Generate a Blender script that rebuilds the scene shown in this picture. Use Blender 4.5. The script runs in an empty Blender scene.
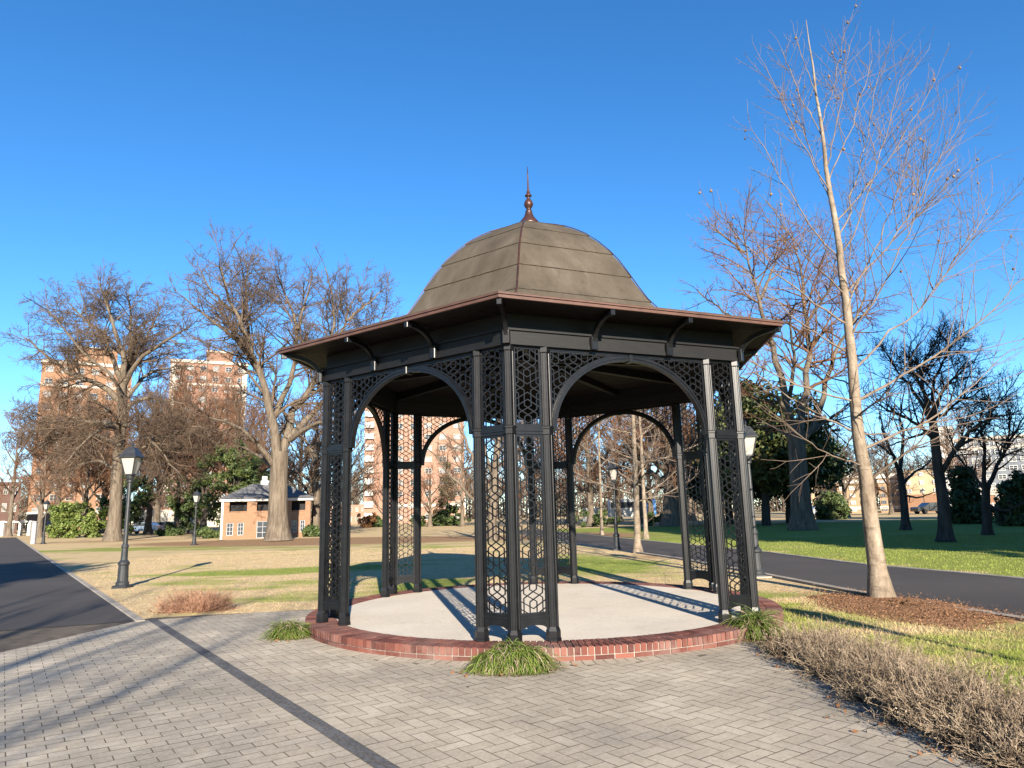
import bpy, bmesh, math, random
import numpy as np
from mathutils import Vector, Matrix
R_ = math.radians
random.seed(4); RNG = np.random.default_rng(11)
SC = bpy.context.scene; COL = SC.collection

# ------------------------------------------------------------------ camera
F_PX, PITCH, ROLL, CAM_Z = 693.44, 0.182744, -0.025358, 1.54
_cp, _sp = math.cos(PITCH), math.sin(PITCH)
_F = np.array([0, _cp, _sp]); _R0 = np.array([1., 0, 0]); _U0 = np.array([0, -_sp, _cp])
_c, _s = math.cos(ROLL), math.sin(ROLL)
_R = _c * _R0 + _s * _U0; _U = -_s * _R0 + _c * _U0
cam = bpy.data.objects.new('camera', bpy.data.cameras.new('camera')); COL.objects.link(cam)
cam.data.sensor_width = 36; cam.data.lens = F_PX / 1024 * 36; cam.data.clip_end = 3000
cam.matrix_world = Matrix(((_R[0], _U[0], -_F[0], 0), (_R[1], _U[1], -_F[1], 0), (_R[2], _U[2], -_F[2], CAM_Z), (0, 0, 0, 1)))
SC.camera = cam

# ------------------------------------------------------------------ light
SUN_AZ, SUN_EL = R_(12.0), R_(19.5)            # sun behind the photographer, a little to the right
TO_SUN = np.array([math.sin(SUN_AZ) * math.cos(SUN_EL), -math.cos(SUN_AZ) * math.cos(SUN_EL), math.sin(SUN_EL)])
world = bpy.data.worlds.new('World'); SC.world = world; world.use_nodes = True
nt = world.node_tree; nt.nodes.clear()
sky = nt.nodes.new('ShaderNodeTexSky'); sky.sky_type = 'NISHITA'; sky.sun_disc = False
sky.sun_elevation = SUN_EL; sky.sun_rotation = math.pi - SUN_AZ
sky.air_density = 0.8; sky.dust_density = 0.0; sky.ozone_density = 3.0
hs = nt.nodes.new('ShaderNodeHueSaturation'); hs.inputs['Saturation'].default_value = 1.22
tn = nt.nodes.new('ShaderNodeMix'); tn.data_type = 'RGBA'; tn.blend_type = 'MULTIPLY'; tn.inputs[0].default_value = 1; tn.inputs[7].default_value = (.90, .98, 1.02, 1)
bg = nt.nodes.new('ShaderNodeBackground'); bg.inputs['Strength'].default_value = 0.086
ow = nt.nodes.new('ShaderNodeOutputWorld')
nt.links.new(sky.outputs[0], hs.inputs['Color']); nt.links.new(hs.outputs[0], tn.inputs[6]); nt.links.new(tn.outputs[2], bg.inputs[0]); nt.links.new(bg.outputs[0], ow.inputs[0])
sun = bpy.data.objects.new('sun', bpy.data.lights.new('sun', 'SUN')); COL.objects.link(sun)
sun.data.energy = 5.0; sun.data.angle = R_(0.5); sun.data.color = (1.0, 0.89, 0.74)
sun.rotation_euler = Vector(-TO_SUN).to_track_quat('-Z', 'Y').to_euler()
sun.location = (0, 0, 40)
vs = SC.view_settings; vs.view_transform = 'Standard'; vs.look = 'None'; vs.gamma = 1; vs.exposure = 1.6; vs.use_curve_mapping = False

# ------------------------------------------------------------------ measuring helpers
def ray(px, py): return _F + _R * (px - 512) / F_PX + _U * (384 - py) / F_PX
def gp(px, py, z=0.0):
    d = ray(px, py); t = (z - CAM_Z) / d[2]; return d * t + np.array([0, 0, CAM_Z])
def at(px, py, Y):
    d = ray(px, py); return d * (Y / d[1]) + np.array([0, 0, CAM_Z])

# ------------------------------------------------------------------ materials
def srgb(r, g, b):
    f = lambda c: (c / 255 / 12.92) if c / 255 <= 0.04045 else ((c / 255 + 0.055) / 1.055) ** 2.4
    return (f(r), f(g), f(b))
class NM:
    def __init__(s, name, rough=0.8, spec=0.3):
        s.m = bpy.data.materials.new(name); s.m.use_nodes = True; s.t = s.m.node_tree; s.t.nodes.clear()
        s.b = s.n('ShaderNodeBsdfPrincipled'); s.o = s.n('ShaderNodeOutputMaterial')
        s.t.links.new(s.b.outputs[0], s.o.inputs[0]); s.b.inputs['Roughness'].default_value = rough
        s.b.inputs['Specular IOR Level'].default_value = spec
        s.pos = s.n('ShaderNodeNewGeometry').outputs['Position']
    def n(s, k): return s.t.nodes.new(k)
    def l(s, a, b): s.t.links.new(a, b)
    def noise(s, scale, detail=4, rough=0.55, vec=None, stretch=None):
        n = s.n('ShaderNodeTexNoise'); n.inputs['Scale'].default_value = scale; n.inputs['Detail'].default_value = detail
        n.inputs['Roughness'].default_value = rough
        v = vec or s.pos
        if stretch:
            mp = s.n('ShaderNodeMapping'); mp.inputs['Scale'].default_value = stretch; s.l(v, mp.inputs[0]); v = mp.outputs[0]
        s.l(v, n.inputs['Vector']); return n.outputs['Fac']
    def ramp(s, fac, *stops):
        r = s.n('ShaderNodeValToRGB'); e = r.color_ramp.elements
        while len(e) < len(stops): e.new(0.5)
        for i, (p, c) in enumerate(stops):
            e[i].position = p; e[i].color = (*(c if isinstance(c, tuple) else (c, c, c)), 1)
        s.l(fac, r.inputs[0]); return r.outputs[0]
    def mix(s, f, a, b, mode='MIX'):
        m = s.n('ShaderNodeMix'); m.data_type = 'RGBA'; m.blend_type = mode
        for sock, v in ((m.inputs[0], f), (m.inputs[6], a), (m.inputs[7], b)):
            if isinstance(v, (int, float)): sock.default_value = v
            elif isinstance(v, tuple): sock.default_value = (*v, 1)
            else: s.l(v, sock)
        return m.outputs[2]
    def math(s, op, a, b=None):
        m = s.n('ShaderNodeMath'); m.operation = op
        for sock, v in ((m.inputs[0], a), (m.inputs[1], b)):
            if v is None: continue
            if isinstance(v, (int, float)): sock.default_value = v
            else: s.l(v, sock)
        return m.outputs[0]
    def attr(s, name):
        a = s.n('ShaderNodeAttribute'); a.attribute_name = name; return a.outputs['Fac']
    def col(s, c):
        if isinstance(c, tuple): s.b.inputs['Base Color'].default_value = (*c, 1)
        else: s.l(c, s.b.inputs['Base Color'])
        return s
    def bump(s, h, st=0.5, dist=0.02):
        b = s.n('ShaderNodeBump'); b.inputs['Strength'].default_value = st; b.inputs['Distance'].default_value = dist
        s.l(h, b.inputs['Height']); s.l(b.outputs[0], s.b.inputs['Normal']); return s
def two(name, a, b, scale=3, rough=0.8, spec=0.3, lo=0.35, hi=0.65, bump=0, dist=0.01, bscale=None, stretch=None, metal=0):
    k = NM(name, rough, spec); f = k.noise(scale, 5, 0.6, stretch=stretch)
    k.col(k.ramp(f, (lo, a), (hi, b)))
    if bump: k.bump(k.noise(bscale or scale * 4, 4, stretch=stretch), bump, dist)
    k.b.inputs['Metallic'].default_value = metal
    return k.m
M = {}
M['iron'] = two('black_painted_iron', (.0035, .0038, .0048), (.007, .0074, .009), 9, 0.35, 0.36, bump=.12, dist=.003, bscale=40)
M['wood_dark'] = two('dark_beam_wood', (.0026, .0027, .0032), (.0055, .0055, .006), 6, 0.55, 0.35, bump=.2, dist=.003, bscale=30, stretch=(1, 1, 6))
M['soffit'] = two('brown_board', (.005, .0037, .0035), (.010, .0072, .0063), 5, 0.65, 0.2, bump=.2, dist=.004, bscale=20)
M['copper'] = two('weathered_copper', srgb(92, 67, 58), srgb(74, 53, 46), 5, 0.5, 0.4, metal=.15)
M['copper_dark'] = two('aged_copper', srgb(80, 52, 44), srgb(56, 38, 34), 6, 0.4, 0.5, metal=.4)
k = NM('mineral_felt', 0.95, 0.1)
f1 = k.noise(2.0, 6, .65, stretch=(1, 1, .3)); f2 = k.noise(90, 2); f3 = k.noise(5, 4, .6, stretch=(1.6, 1.6, .12))
c = k.ramp(f1, (.3, (.053, .044, .034)), (.55, (.08, .067, .052)), (.72, (.108, .092, .073)))
c = k.mix(k.ramp(f3, (.56, 0.0), (.7, .5)), c, (.045, .037, .028)); k.col(k.mix(k.ramp(f2, (.35, 0.0), (.75, 0.35)), c, (.03, .026, .02))).bump(f2, .4, .004); M['felt'] = k.m
M['felt_seam'] = two('felt_seam', (.03, .024, .018), (.07, .057, .042), 8, .95, .1)
k = NM('red_brick', .9, .2); t = k.attr('tint'); st = k.noise(2.2, 5, .65)
c = k.ramp(t, (0, (.07, .026, .022)), (.5, (.12, .042, .032)), (1, (.175, .068, .05)))
c = k.mix(k.ramp(st, (.45, 0.0), (.78, .45)), c, (.27, .21, .185))
k.col(c).bump(k.noise(60, 3), .3, .004); M['brick'] = k.m
M['mortar'] = two('mortar', (.20, .165, .14), (.28, .24, .21), 7, .95, .1)
k = NM('pale_concrete', .9, .2); f = k.noise(.9, 6, .6); g = k.noise(30, 3); v = k.noise(2.6, 4, .7)
c = k.ramp(f, (.3, (.47, .415, .34)), (.7, (.57, .51, .425))); c = k.mix(k.ramp(v, (.54, 0.0), (.72, .5)), c, (.36, .32, .26))
k.col(k.mix(.12, c, k.ramp(g, (.3, .2), (.7, .8)))).bump(g, .15, .003); M['slab'] = k.m
def paver(name, a, b, c_):
    k = NM(name, .85, .25); t = k.attr('tint'); st = k.noise(.55, 6, .62); g = k.noise(45, 3)
    c = k.ramp(t, (0, a), (.55, b), (1, c_))
    c = k.mix(k.ramp(st, (.40, 0.0), (.64, .85)), c, (a[0] * .55, a[1] * .56, a[2] * .58))
    s2 = k.noise(1.7, 5, .7); c = k.mix(k.ramp(s2, (.5, 0.0), (.72, .42)), c, tuple(x * .5 for x in a))
    c = k.mix(.2, c, k.ramp(g, (.3, .05), (.75, .5)))
    k.col(c).bump(g, .3, .003); return k.m
M['paver'] = paver('grey_paver', (.41, .345, .25), (.46, .39, .288), (.51, .44, .33))
M['paver_dark'] = paver('charcoal_paver', (.052, .052, .055), (.07, .07, .073), (.09, .09, .092))
M['joint'] = two('joint_sand', (.09, .075, .06), (.14, .118, .095), 5, 1, .05)
k = NM('asphalt', .88, .25); f = k.noise(.35, 5, .6); g = k.noise(70, 3, .7)
c = k.ramp(f, (.3, (.043, .037, .033)), (.7, (.064, .056, .050)))
k.col(k.mix(k.ramp(g, (.55, 0.0), (.75, .35)), c, (.12, .115, .105))).bump(g, .5, .006); M['asphalt'] = k.m
M['kerb'] = two('kerb_concrete', (.22, .195, .16), (.32, .285, .24), 1.7, .9, .2, bump=.2, bscale=25)
# lawn: dormant straw with green coming through, brown leaf litter near the far trees
def lawn(name, up=0.0):
    k = NM(name, 1.0, .05); gr = k.attr('green'); li = k.attr('litter')
    a = k.noise(.55, 6, .62, stretch=(.6, 1, 1)); b = k.noise(3.2, 5, .7); d = k.noise(25, 4, .7)
    straw = k.ramp(b, (.28, (.40, .285, .15)), (.5, (.52, .39, .22)), (.74, (.61, .475, .29)))
    green = k.ramp(b, (.3, (.13, .175, .032)), (.7, (.29, .33, .072)))
    litter = k.ramp(b, (.3, (.20, .115, .06)), (.7, (.34, .215, .125)))
    fac = k.math('ADD', k.math('MULTIPLY', k.math('SUBTRACT', a, .5), 2.1), gr)
    fac = k.math('ADD', fac, k.math('MULTIPLY', k.math('SUBTRACT', b, .5), .9))
    c = k.mix(k.ramp(fac, (.34, 0.0), (.74, 1.0)), straw, green)
    lf = k.math('ADD', li, k.math('MULTIPLY', k.math('SUBTRACT', b, .5), 1.0))
    c = k.mix(k.ramp(lf, (.35, 0.0), (.65, 1.0)), c, litter)
    c = k.mix(k.ramp(d, (.3, .35), (.7, 0.0)), c, (.12, .095, .045))
    k.col(c).bump(d, .35, .015); return k.m
M['lawn'] = lawn('winter_lawn')
M['mulch'] = two('bark_mulch', (.15, .078, .042), (.32, .18, .10), 22, 1, .05, bump=1, dist=.04, bscale=30)
M['leaf_litter'] = two('fallen_leaf', (.10, .043, .02), (.20, .098, .048), 9, .8, .2)
k = NM('pale_young_bark', .88, .15); f = k.noise(6, 6, .7, stretch=(1, 1, .45)); g = k.noise(3, 4, .7, stretch=(.5, .5, 3)); h = k.noise(30, 3, stretch=(1, 1, .4))
c = k.ramp(f, (.32, (.105, .08, .058)), (.48, (.19, .15, .11)), (.56, (.225, .182, .137)), (.72, (.31, .262, .205)))
c = k.mix(k.ramp(g, (.54, 0.0), (.66, .7)), c, (.085, .066, .048)); k.col(c).bump(h, .6, .014); M['bark_pale'] = k.m
M['limb_pale'] = two('tan_limb_bark', (.12, .09, .068), (.205, .16, .122), 4, .9, .1)
M['bark_oak'] = two('grey_oak_bark', (.08, .063, .047), (.16, .13, .098), 4, .95, .1, bump=1, dist=.06, bscale=7, stretch=(1.6, 1.6, .22))
M['bark_dark'] = two('dark_bark', (.03, .026, .023), (.065, .056, .048), 4, .95, .1, bump=.8, dist=.05, bscale=7, stretch=(1.6, 1.6, .25))
M['twig_pale'] = two('pale_twig', (.11, .08, .063), (.18, .135, .105), 3, .85, .15)
M['twig_oak'] = two('brown_twig', (.07, .05, .036), (.125, .09, .064), .6, .9, .1)
M['twig_brown'] = two('russet_twig', (.10, .055, .034), (.165, .092, .056), .5, .9, .1)
M['twig_dark'] = two('dark_twig', (.032, .026, .023), (.065, .05, .042), .7, .9, .1)
M['twig_dry'] = two('dry_stem', (.11, .08, .055), (.33, .26, .185), 7, .95, .1)
M['twig_red'] = two('russet_dry_stem', (.22, .11, .07), (.40, .24, .16), 7, .95, .1)
M['seed'] = two('seed_ball', (.14, .088, .05), (.23, .155, .095), 9, .9, .1)
def leafmat(name, a, b, c, scale):
    k = NM(name, .6, .3); f = k.noise(scale, 4, .7); k.col(k.ramp(f, (.3, a), (.5, b), (.72, c)))
    k.b.inputs['Subsurface Weight'].default_value = 0; return k.m
M['evergreen'] = leafmat('evergreen_leaf', (.018, .032, .012), (.032, .055, .016), (.06, .085, .025), .9)
M['autumn_evergreen'] = leafmat('bronzed_evergreen_leaf', (.03, .045, .014), (.06, .075, .02), (.14, .10, .035), .45)
M['hedge'] = leafmat('hedge_leaf', (.05, .08, .016), (.10, .135, .028), (.17, .18, .05), 1.4)
M['bush'] = leafmat('shrub_leaf', (.025, .045, .014), (.05, .075, .02), (.10, .11, .035), 1.6)
M['russet_leaf'] = leafmat('russet_leaf', (.12, .055, .022), (.2, .095, .035), (.28, .15, .06), 1.3)
M['thicket'] = leafmat('bare_thicket', (.035, .03, .022), (.06, .05, .035), (.09, .07, .05), .12)
M['blade'] = leafmat('liriope_blade', (.04, .07, .011), (.085, .125, .02), (.18, .195, .05), 12)
def brickwall(name, a, b, mortar, s=1.0):
    k = NM(name, .9, .15); br = k.n('ShaderNodeTexBrick'); br.inputs['Scale'].default_value = 1.0
    br.inputs['Brick Width'].default_value = .23 * s; br.inputs['Row Height'].default_value = .077 * s; br.inputs['Mortar Size'].default_value = .007 * s
    br.inputs['Color1'].default_value = (*a, 1); br.inputs['Color2'].default_value = (*b, 1); br.inputs['Mortar'].default_value = (*mortar, 1)
    mp = k.n('ShaderNodeMapping'); tc = k.n('ShaderNodeTexCoord'); mp.inputs['Rotation'].default_value = (R_(90), 0, 0)
    k.l(tc.outputs['Object'], mp.inputs[0]); k.l(mp.outputs[0], br.inputs['Vector'])
    n = k.noise(.25, 5); k.col(k.mix(k.ramp(n, (.3, 0.0), (.75, .3)), br.outputs[0], tuple(x * .7 for x in a))); return k.m
M['bw_orange'] = brickwall('orange_brick_wall', (.205, .10, .05), (.25, .13, .07), (.26, .21, .17))
M['bw_red'] = brickwall('red_brick_wall', (.18, .088, .056), (.225, .115, .075), (.22, .18, .15), 2)
M['bw_shaded'] = brickwall('shaded_brick_wall', (.085, .045, .034), (.11, .06, .045), (.12, .1, .09), 2)  # darkened brick copy: the low building's shade is put into its colour
M['bw_pink'] = brickwall('pinkish_brick_wall', (.25, .135, .09), (.30, .165, .115), (.28, .23, .19), 2)
M['limestone'] = two('pale_stone', (.38, .34, .28), (.46, .42, .36), 1, .85, .2)
M['window_frame'] = two('aged_window_frame', (.24, .22, .19), (.32, .30, .26), 1, .7, .2)
M['white'] = two('white_paint', (.44, .43, .40), (.52, .51, .48), 2, .6, .3)
M['cream'] = two('cream_render', (.33, .25, .155), (.38, .295, .19), .6, .85, .2)
M['tan'] = two('tan_render', (.25, .175, .105), (.30, .215, .14), .6, .85, .2)
M['grey_panel'] = two('grey_cladding', (.10, .112, .13), (.15, .165, .185), .5, .6, .3)
M['slate'] = two('slate_roof', (.085, .085, .088), (.13, .13, .132), 2, .7, .3, bump=.3, dist=.02, bscale=8)
M['dark'] = two('interior_shade', (.012, .012, .013), (.02, .02, .02), 2, .8, .2)  # near-black colour imitating the shade behind the pavilion openings
k = NM('window_glass', .08, .6); k.col((.035, .042, .05)); M['glass'] = k.m
k = NM('pale_blind', .5, .3); k.col((.17, .18, .19)); M['blind'] = k.m
k = NM('frosted_lamp_glass', .35, .4); k.col((.42, .39, .34)); k.b.inputs['Transmission Weight'].default_value = .25; M['lampglass'] = k.m
M['lamp_iron'] = two('lamp_black_paint', (.016, .018, .02), (.028, .03, .033), 8, .4, .45)
M['galv'] = two('grey_metal', (.22, .22, .23), (.30, .30, .31), 3, .5, .4)
M['blue'] = two('blue_panel', (.07, .22, .52), (.09, .26, .58), 1, .5, .3)
M['rubber'] = two('tyre_rubber', (.012, .012, .012), (.02, .02, .02), 4, .8, .2)
def carpaint(name, c):
    k = NM(name, .25, .5); k.col(c); k.b.inputs['Coat Weight'].default_value = .6; return k.m

# ------------------------------------------------------------------ object helpers
def tag(o, label=None, cat=None, group=None, kind=None):
    for kk, vv in (('label', label), ('category', cat), ('group', group), ('kind', kind)):
        if vv: o[kk] = vv
    return o
def thing(name, label, cat, loc=(0, 0, 0), rz=0, group=None):
    o = bpy.data.objects.new(name, None); COL.objects.link(o); o.location = loc; o.rotation_euler = (0, 0, rz)
    o.empty_display_size = .2
    return tag(o, label, cat, group)
def link(name, me, parent=None, loc=(0, 0, 0), rz=0):
    o = bpy.data.objects.new(name, me); COL.objects.link(o); o.location = loc; o.rotation_euler = (0, 0, rz)
    if parent: o.parent = parent
    return o
def copy_tree(o, parent=None):
    c = o.copy(); COL.objects.link(c); c.parent = parent
    for ch in list(o.children): copy_tree(ch, c)
    return c
def np_mesh(name, V, F, mats, midx=None, smooth=False, attrs=None):
    V = np.asarray(V, np.float32); F = np.asarray(F, np.int32)
    me = bpy.data.meshes.new(name); k = F.shape[1]
    me.vertices.add(len(V)); me.vertices.foreach_set('co', V.ravel())
    me.loops.add(F.size); me.loops.foreach_set('vertex_index', F.ravel())
    me.polygons.add(len(F)); me.polygons.foreach_set('loop_start', np.arange(0, F.size, k, dtype=np.int32))
    me.polygons.foreach_set('loop_total', np.full(len(F), k, np.int32))
    if midx is not None: me.polygons.foreach_set('material_index', np.asarray(midx, np.int32))
    if smooth: me.polygons.foreach_set('use_smooth', np.ones(len(F), bool))
    for m in (mats if isinstance(mats, (list, tuple)) else [mats]): me.materials.append(m)
    for an, (dom, arr) in (attrs or {}).items():
        a = me.attributes.new(an, 'FLOAT', dom); a.data.foreach_set('value', np.asarray(arr, np.float32))
    me.update(calc_edges=True); return me
class MB:
    def __init__(s): s.v = []; s.f = []; s.mi = []; s.t = []; s.cur = 0; s.tint = 0.5
    def face(s, idx): s.f.append(idx); s.mi.append(s.cur); s.t.append(s.tint)
    def add(s, vs, fs):
        o = len(s.v); s.v += [tuple(map(float, v)) for v in vs]
        for f in fs: s.face([o + i for i in f])
    def box(s, x0, x1, y0, y1, z0, z1):
        s.add([(x0, y0, z0), (x1, y0, z0), (x1, y1, z0), (x0, y1, z0), (x0, y0, z1), (x1, y0, z1), (x1, y1, z1), (x0, y1, z1)],
              [(3, 2, 1, 0), (4, 5, 6, 7), (0, 1, 5, 4), (1, 2, 6, 5), (2, 3, 7, 6), (3, 0, 4, 7)])
    def cbox(s, x0, x1, y0, y1, z0, z1, b):          # box with chamfered vertical and top edges
        pts = [(x0 + b, y0), (x1 - b, y0), (x1, y0 + b), (x1, y1 - b), (x1 - b, y1), (x0 + b, y1), (x0, y1 - b), (x0, y0 + b)]
        cx, cy = (x0 + x1) / 2, (y0 + y1) / 2; kx = 1 - 2 * b / (x1 - x0); ky = 1 - 2 * b / (y1 - y0)
        top = [(cx + (x - cx) * kx, cy + (y - cy) * ky) for x, y in pts]
        s.rings([[(x, y, z0) for x, y in pts], [(x, y, z1 - b) for x, y in pts], [(x, y, z1) for x, y in top]])
    def rings(s, rings, caps=(True, True), closed=True):
        o = len(s.v); n = len(rings[0])
        for r in rings: s.v += [tuple(map(float, p)) for p in r]
        for i in range(len(rings) - 1):
            for j in range(n if closed else n - 1):
                a = o + i * n + j; b = o + i * n + (j + 1) % n; s.face([a, b, b + n, a + n])
        if caps[0]: s.face([o + j for j in range(n)][::-1])
        if caps[1]: s.face([o + (len(rings) - 1) * n + j for j in range(n)])
    def lathe(s, prof, n=16, c=(0, 0), caps=(True, True), ph=0):
        s.rings([[(c[0] + r * math.cos(2 * math.pi * j / n + ph), c[1] + r * math.sin(2 * math.pi * j / n + ph), z) for j in range(n)] for r, z in prof], caps)
    def bar(s, a, b, w, d, up=(0, 1, 0)):
        a, b = Vector(a), Vector(b); t = (b - a)
        if t.length < 1e-6: return
        t.normalize(); u = Vector(up); u = (u - t * u.dot(t)); u.normalize(); v = t.cross(u)
        q = [(-w / 2, -d / 2), (w / 2, -d / 2), (w / 2, d / 2), (-w / 2, d / 2)]
        s.rings([[p + v * x + u * y for x, y in q] for p in (a, b)])
    def prism(s, poly, y0, y1):                       # poly in xz, extruded along y
        n = len(poly); s.add([(x, y0, z) for x, z in poly] + [(x, y1, z) for x, z in poly],
              [tuple(range(n)), tuple(range(2 * n - 1, n - 1, -1))] + [((i + 1) % n, i, i + n, (i + 1) % n + n) for i in range(n)])
    def mesh(s, name, mats, smooth=False):
        me = bpy.data.meshes.new(name); me.from_pydata(s.v, [], s.f)
        for m in (mats if isinstance(mats, (list, tuple)) else [mats]): me.materials.append(m)
        me.polygons.foreach_set('material_index', s.mi)
        if smooth: me.polygons.foreach_set('use_smooth', [True] * len(s.f))
        a = me.attributes.new('tint', 'FLOAT', 'FACE'); a.data.foreach_set('value', s.t)
        bm = bmesh.new(); bm.from_mesh(me); bmesh.ops.recalc_face_normals(bm, faces=bm.faces); bm.to_mesh(me); bm.free()
        return me
    def build(s, name, mats, parent=None, loc=(0, 0, 0), rz=0, smooth=False): return link(name, s.mesh(name, mats, smooth), parent, loc, rz)
def struct(o): o['kind'] = 'structure'; return o

# ------------------------------------------------------------------ ground
GAZ = np.array([0.358, 11.02]); TH = -0.12212
xs = np.unique(np.concatenate([np.linspace(-900, -60, 22), np.arange(-60, 60.1, .75), np.linspace(60, 900, 22)]))
ys = np.unique(np.concatenate([np.linspace(-300, -6, 12), np.arange(-6, 75.1, .75), np.linspace(75, 1200, 24)]))
GX, GY = np.meshgrid(xs, ys)
def road_r_near(y):   # x of the near (left) kerb of the right road, from the photo
    return np.interp(y, RN[:, 1], RN[:, 0])
RN = np.array([gp(*p)[:2] for p in [(1023, 622), (1005, 619), (866, 596), (759, 575), (682, 560), (620, 551), (577, 544.5)]])
RF = np.array([gp(*p)[:2] for p in [(1024, 580), (940, 572), (860, 565), (760, 552), (680, 544.5), (620, 538.5), (577, 534)]])
RN = np.vstack([[9.5, -6], [8.2, 2], [7.2, 6.5], RN, [1.5, 44], [-2.5, 60]]); RF = np.vstack([[14.2, -6], [12.6, 3], [11.2, 9.5], RF, [1.5, 62]])
def ground_attr(x, y):
    green = np.full(x.shape, .21); lit = np.zeros(x.shape)
    right = 1 / (1 + np.exp(-(x - np.interp(y, RF[:, 1], RF[:, 0])) * 2)) * (y < 62)
    green += right * .75
    near = ((x > 2.5) & (y < 11.5) & (x < np.interp(y, RN[:, 1], RN[:, 0]))) * 1.0
    green += near * .36
    for px, py, sx, sy, a in [(430, 588, 1.1, 1.6, .6), (600, 566, 1.5, 2.2, .55), (590, 560, 1.2, 2.5, .3), (250, 573, 3, 1.3, .26), (300, 585, 2, .8, .25), (190, 583, 1.6, .8, .25),
                              (320, 568, 4, 1.6, .22), (130, 549, 8, 2.5, .35), (260, 548, 8, 1.5, .2), (300, 600, 1.2, .5, .3), (230, 600, 1.5, .4, .18), (450, 546, 8, 3, .15), (740, 600, .7, 1.2, .5),
                              (640, 575, 1.3, 1.0, .12), (790, 592, .8, .8, .3)]:
        c = gp(px, py); green += 1.9 * a * np.exp(-((x - c[0]) / sx) ** 2 - ((y - c[1]) / sy) ** 2)
    for px, py, sx, sy, a in [(278, 541, 9, 5, .75), (113, 541, 9, 6, .6), (215, 542, 8, 4, .5), (350, 541, 9, 5, .6), (430, 540, 12, 6, .6), (590, 535, 4, 9, .6), (650, 557, 1.4, 1.8, .6), (850, 562, 1.4, 1.5, .35), (820, 558, 1.2, 1.2, .3), (190, 612, .7, .35, .6)]:
        c = gp(px, py); lit += a * np.exp(-((x - c[0]) / sx) ** 2 - ((y - c[1]) / sy) ** 2)
    lit += (y > 70) * .35
    return green, lit
g_, l_ = ground_attr(GX, GY)
V = np.stack([GX.ravel(), GY.ravel(), np.zeros(GX.size)], 1); nx, ny = len(xs), len(ys)
ii = (np.arange(ny - 1)[:, None] * nx + np.arange(nx - 1)).ravel()
struct(link('lawn', np_mesh('lawn', V, np.stack([ii, ii + 1, ii + nx + 1, ii + nx], 1), M['lawn'], attrs={'green': ('POINT', g_.ravel()), 'litter': ('POINT', l_.ravel())})))

def strip(name, A, B, z, m):                       # ribbon between two polylines of equal length
    n = len(A); V = [(*a[:2], z) for a in A] + [(*b[:2], z) for b in B]
    return struct(link(name, np_mesh(name, V, [[i, i + 1, n + i + 1, n + i] for i in range(n - 1)], m)))
def resample(P, n):
    P = np.asarray(P, float); d = np.r_[0, np.cumsum(np.linalg.norm(np.diff(P, axis=0), axis=1))]; t = np.linspace(0, d[-1], n)
    return np.stack([np.interp(t, d, P[:, i]) for i in range(P.shape[1])], 1)
def kerb(name, P, w, h, m):                        # raised edging along a polyline, P its road side, w to the right of travel
    P = np.asarray(P, float); T = np.gradient(P, axis=0); T /= np.linalg.norm(T, axis=1)[:, None]; N = np.stack([T[:, 1], -T[:, 0]], 1)
    b = MB(); sec = [(0, 0.0), (0, h - .012), (.012, h), (w - .012, h), (w, h - .012), (w, 0.0)]
    b.rings([[(*(P[i] + N[i] * o), z) for o, z in sec] for i in range(len(P))]); return struct(b.build(name, m))
rn = resample(RN, 60); rf = resample(RF, 60)
strip('park_road', rf, rn, .012, M['asphalt'])
kerb('road_edging_near', rn[::-1], -.13, .045, M['kerb']); kerb('road_edging_far', rf, .12, .04, M['kerb'])
# left road: straight, right edge measured; near end meets the paving
e0 = gp(135, 622)[:2]; e1 = gp(28, 546)[:2]; dl = (e1 - e0) / np.linalg.norm(e1 - e0); nl = np.array([-dl[1], dl[0]])
if nl[0] > 0: nl = -nl
a0 = gp(0, 632)[:2]; dn = (a0 - e0) / np.linalg.norm(a0 - e0)
LR = [e0 + dl * t for t in np.linspace(0, 95, 30)]
LL = [e0 + dn * 7.5 + dl * (t + 1.2 * 0) for t in np.linspace(0, 95, 30)]
strip('asphalt_path', LR, LL, .014, M['asphalt'])
kerb('path_edging', np.array([e0 + dl * t for t in np.linspace(-.1, 95, 30)]), .13, .03, M['kerb'])

# ------------------------------------------------------------------ paving
_bt, _bb = gp(153.5, 621)[:2], gp(384.5, 768)[:2]; BD = (_bb - _bt) / np.linalg.norm(_bb - _bt); BP = np.array([-BD[1], BD[0]])      # along the dark band, and across it
v0 = _bt @ BP - .062; v1 = v0 + .124
PAVE = [e0 + dn * 9, e0, gp(150, 618.5)[:2], gp(205, 615.5)[:2], gp(260, 613)[:2], gp(312, 610)[:2], np.array([-.5, 12]), np.array([2.62, 8.4]), np.array([2.72, 4.4]), np.array([2.6, -3.0]), np.array([-13, -3.0])]
def inside_edges(poly):
    c = np.mean(poly, axis=0); E = []
    for i in range(len(poly)):
        a, b = poly[i], poly[(i + 1) % len(poly)]; n = np.array([-(b - a)[1], (b - a)[0]])
        if n @ (c - a) < 0: n = -n
        E.append((a, n / np.linalg.norm(n)))
    return E
EDG = inside_edges(PAVE)
def clip(poly, E):
    for a, n in E:
        d = [float(n @ (p - a)) for p in poly]
        if min(d) >= 0: continue
        out = []
        for i in range(len(poly)):
            j = (i + 1) % len(poly)
            if d[i] >= 0: out.append(poly[i])
            if (d[i] >= 0) != (d[j] >= 0): out.append(poly[i] + (poly[j] - poly[i]) * (d[i] / (d[i] - d[j])))
        poly = out
        if len(poly) < 3: return None
    return poly
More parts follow.
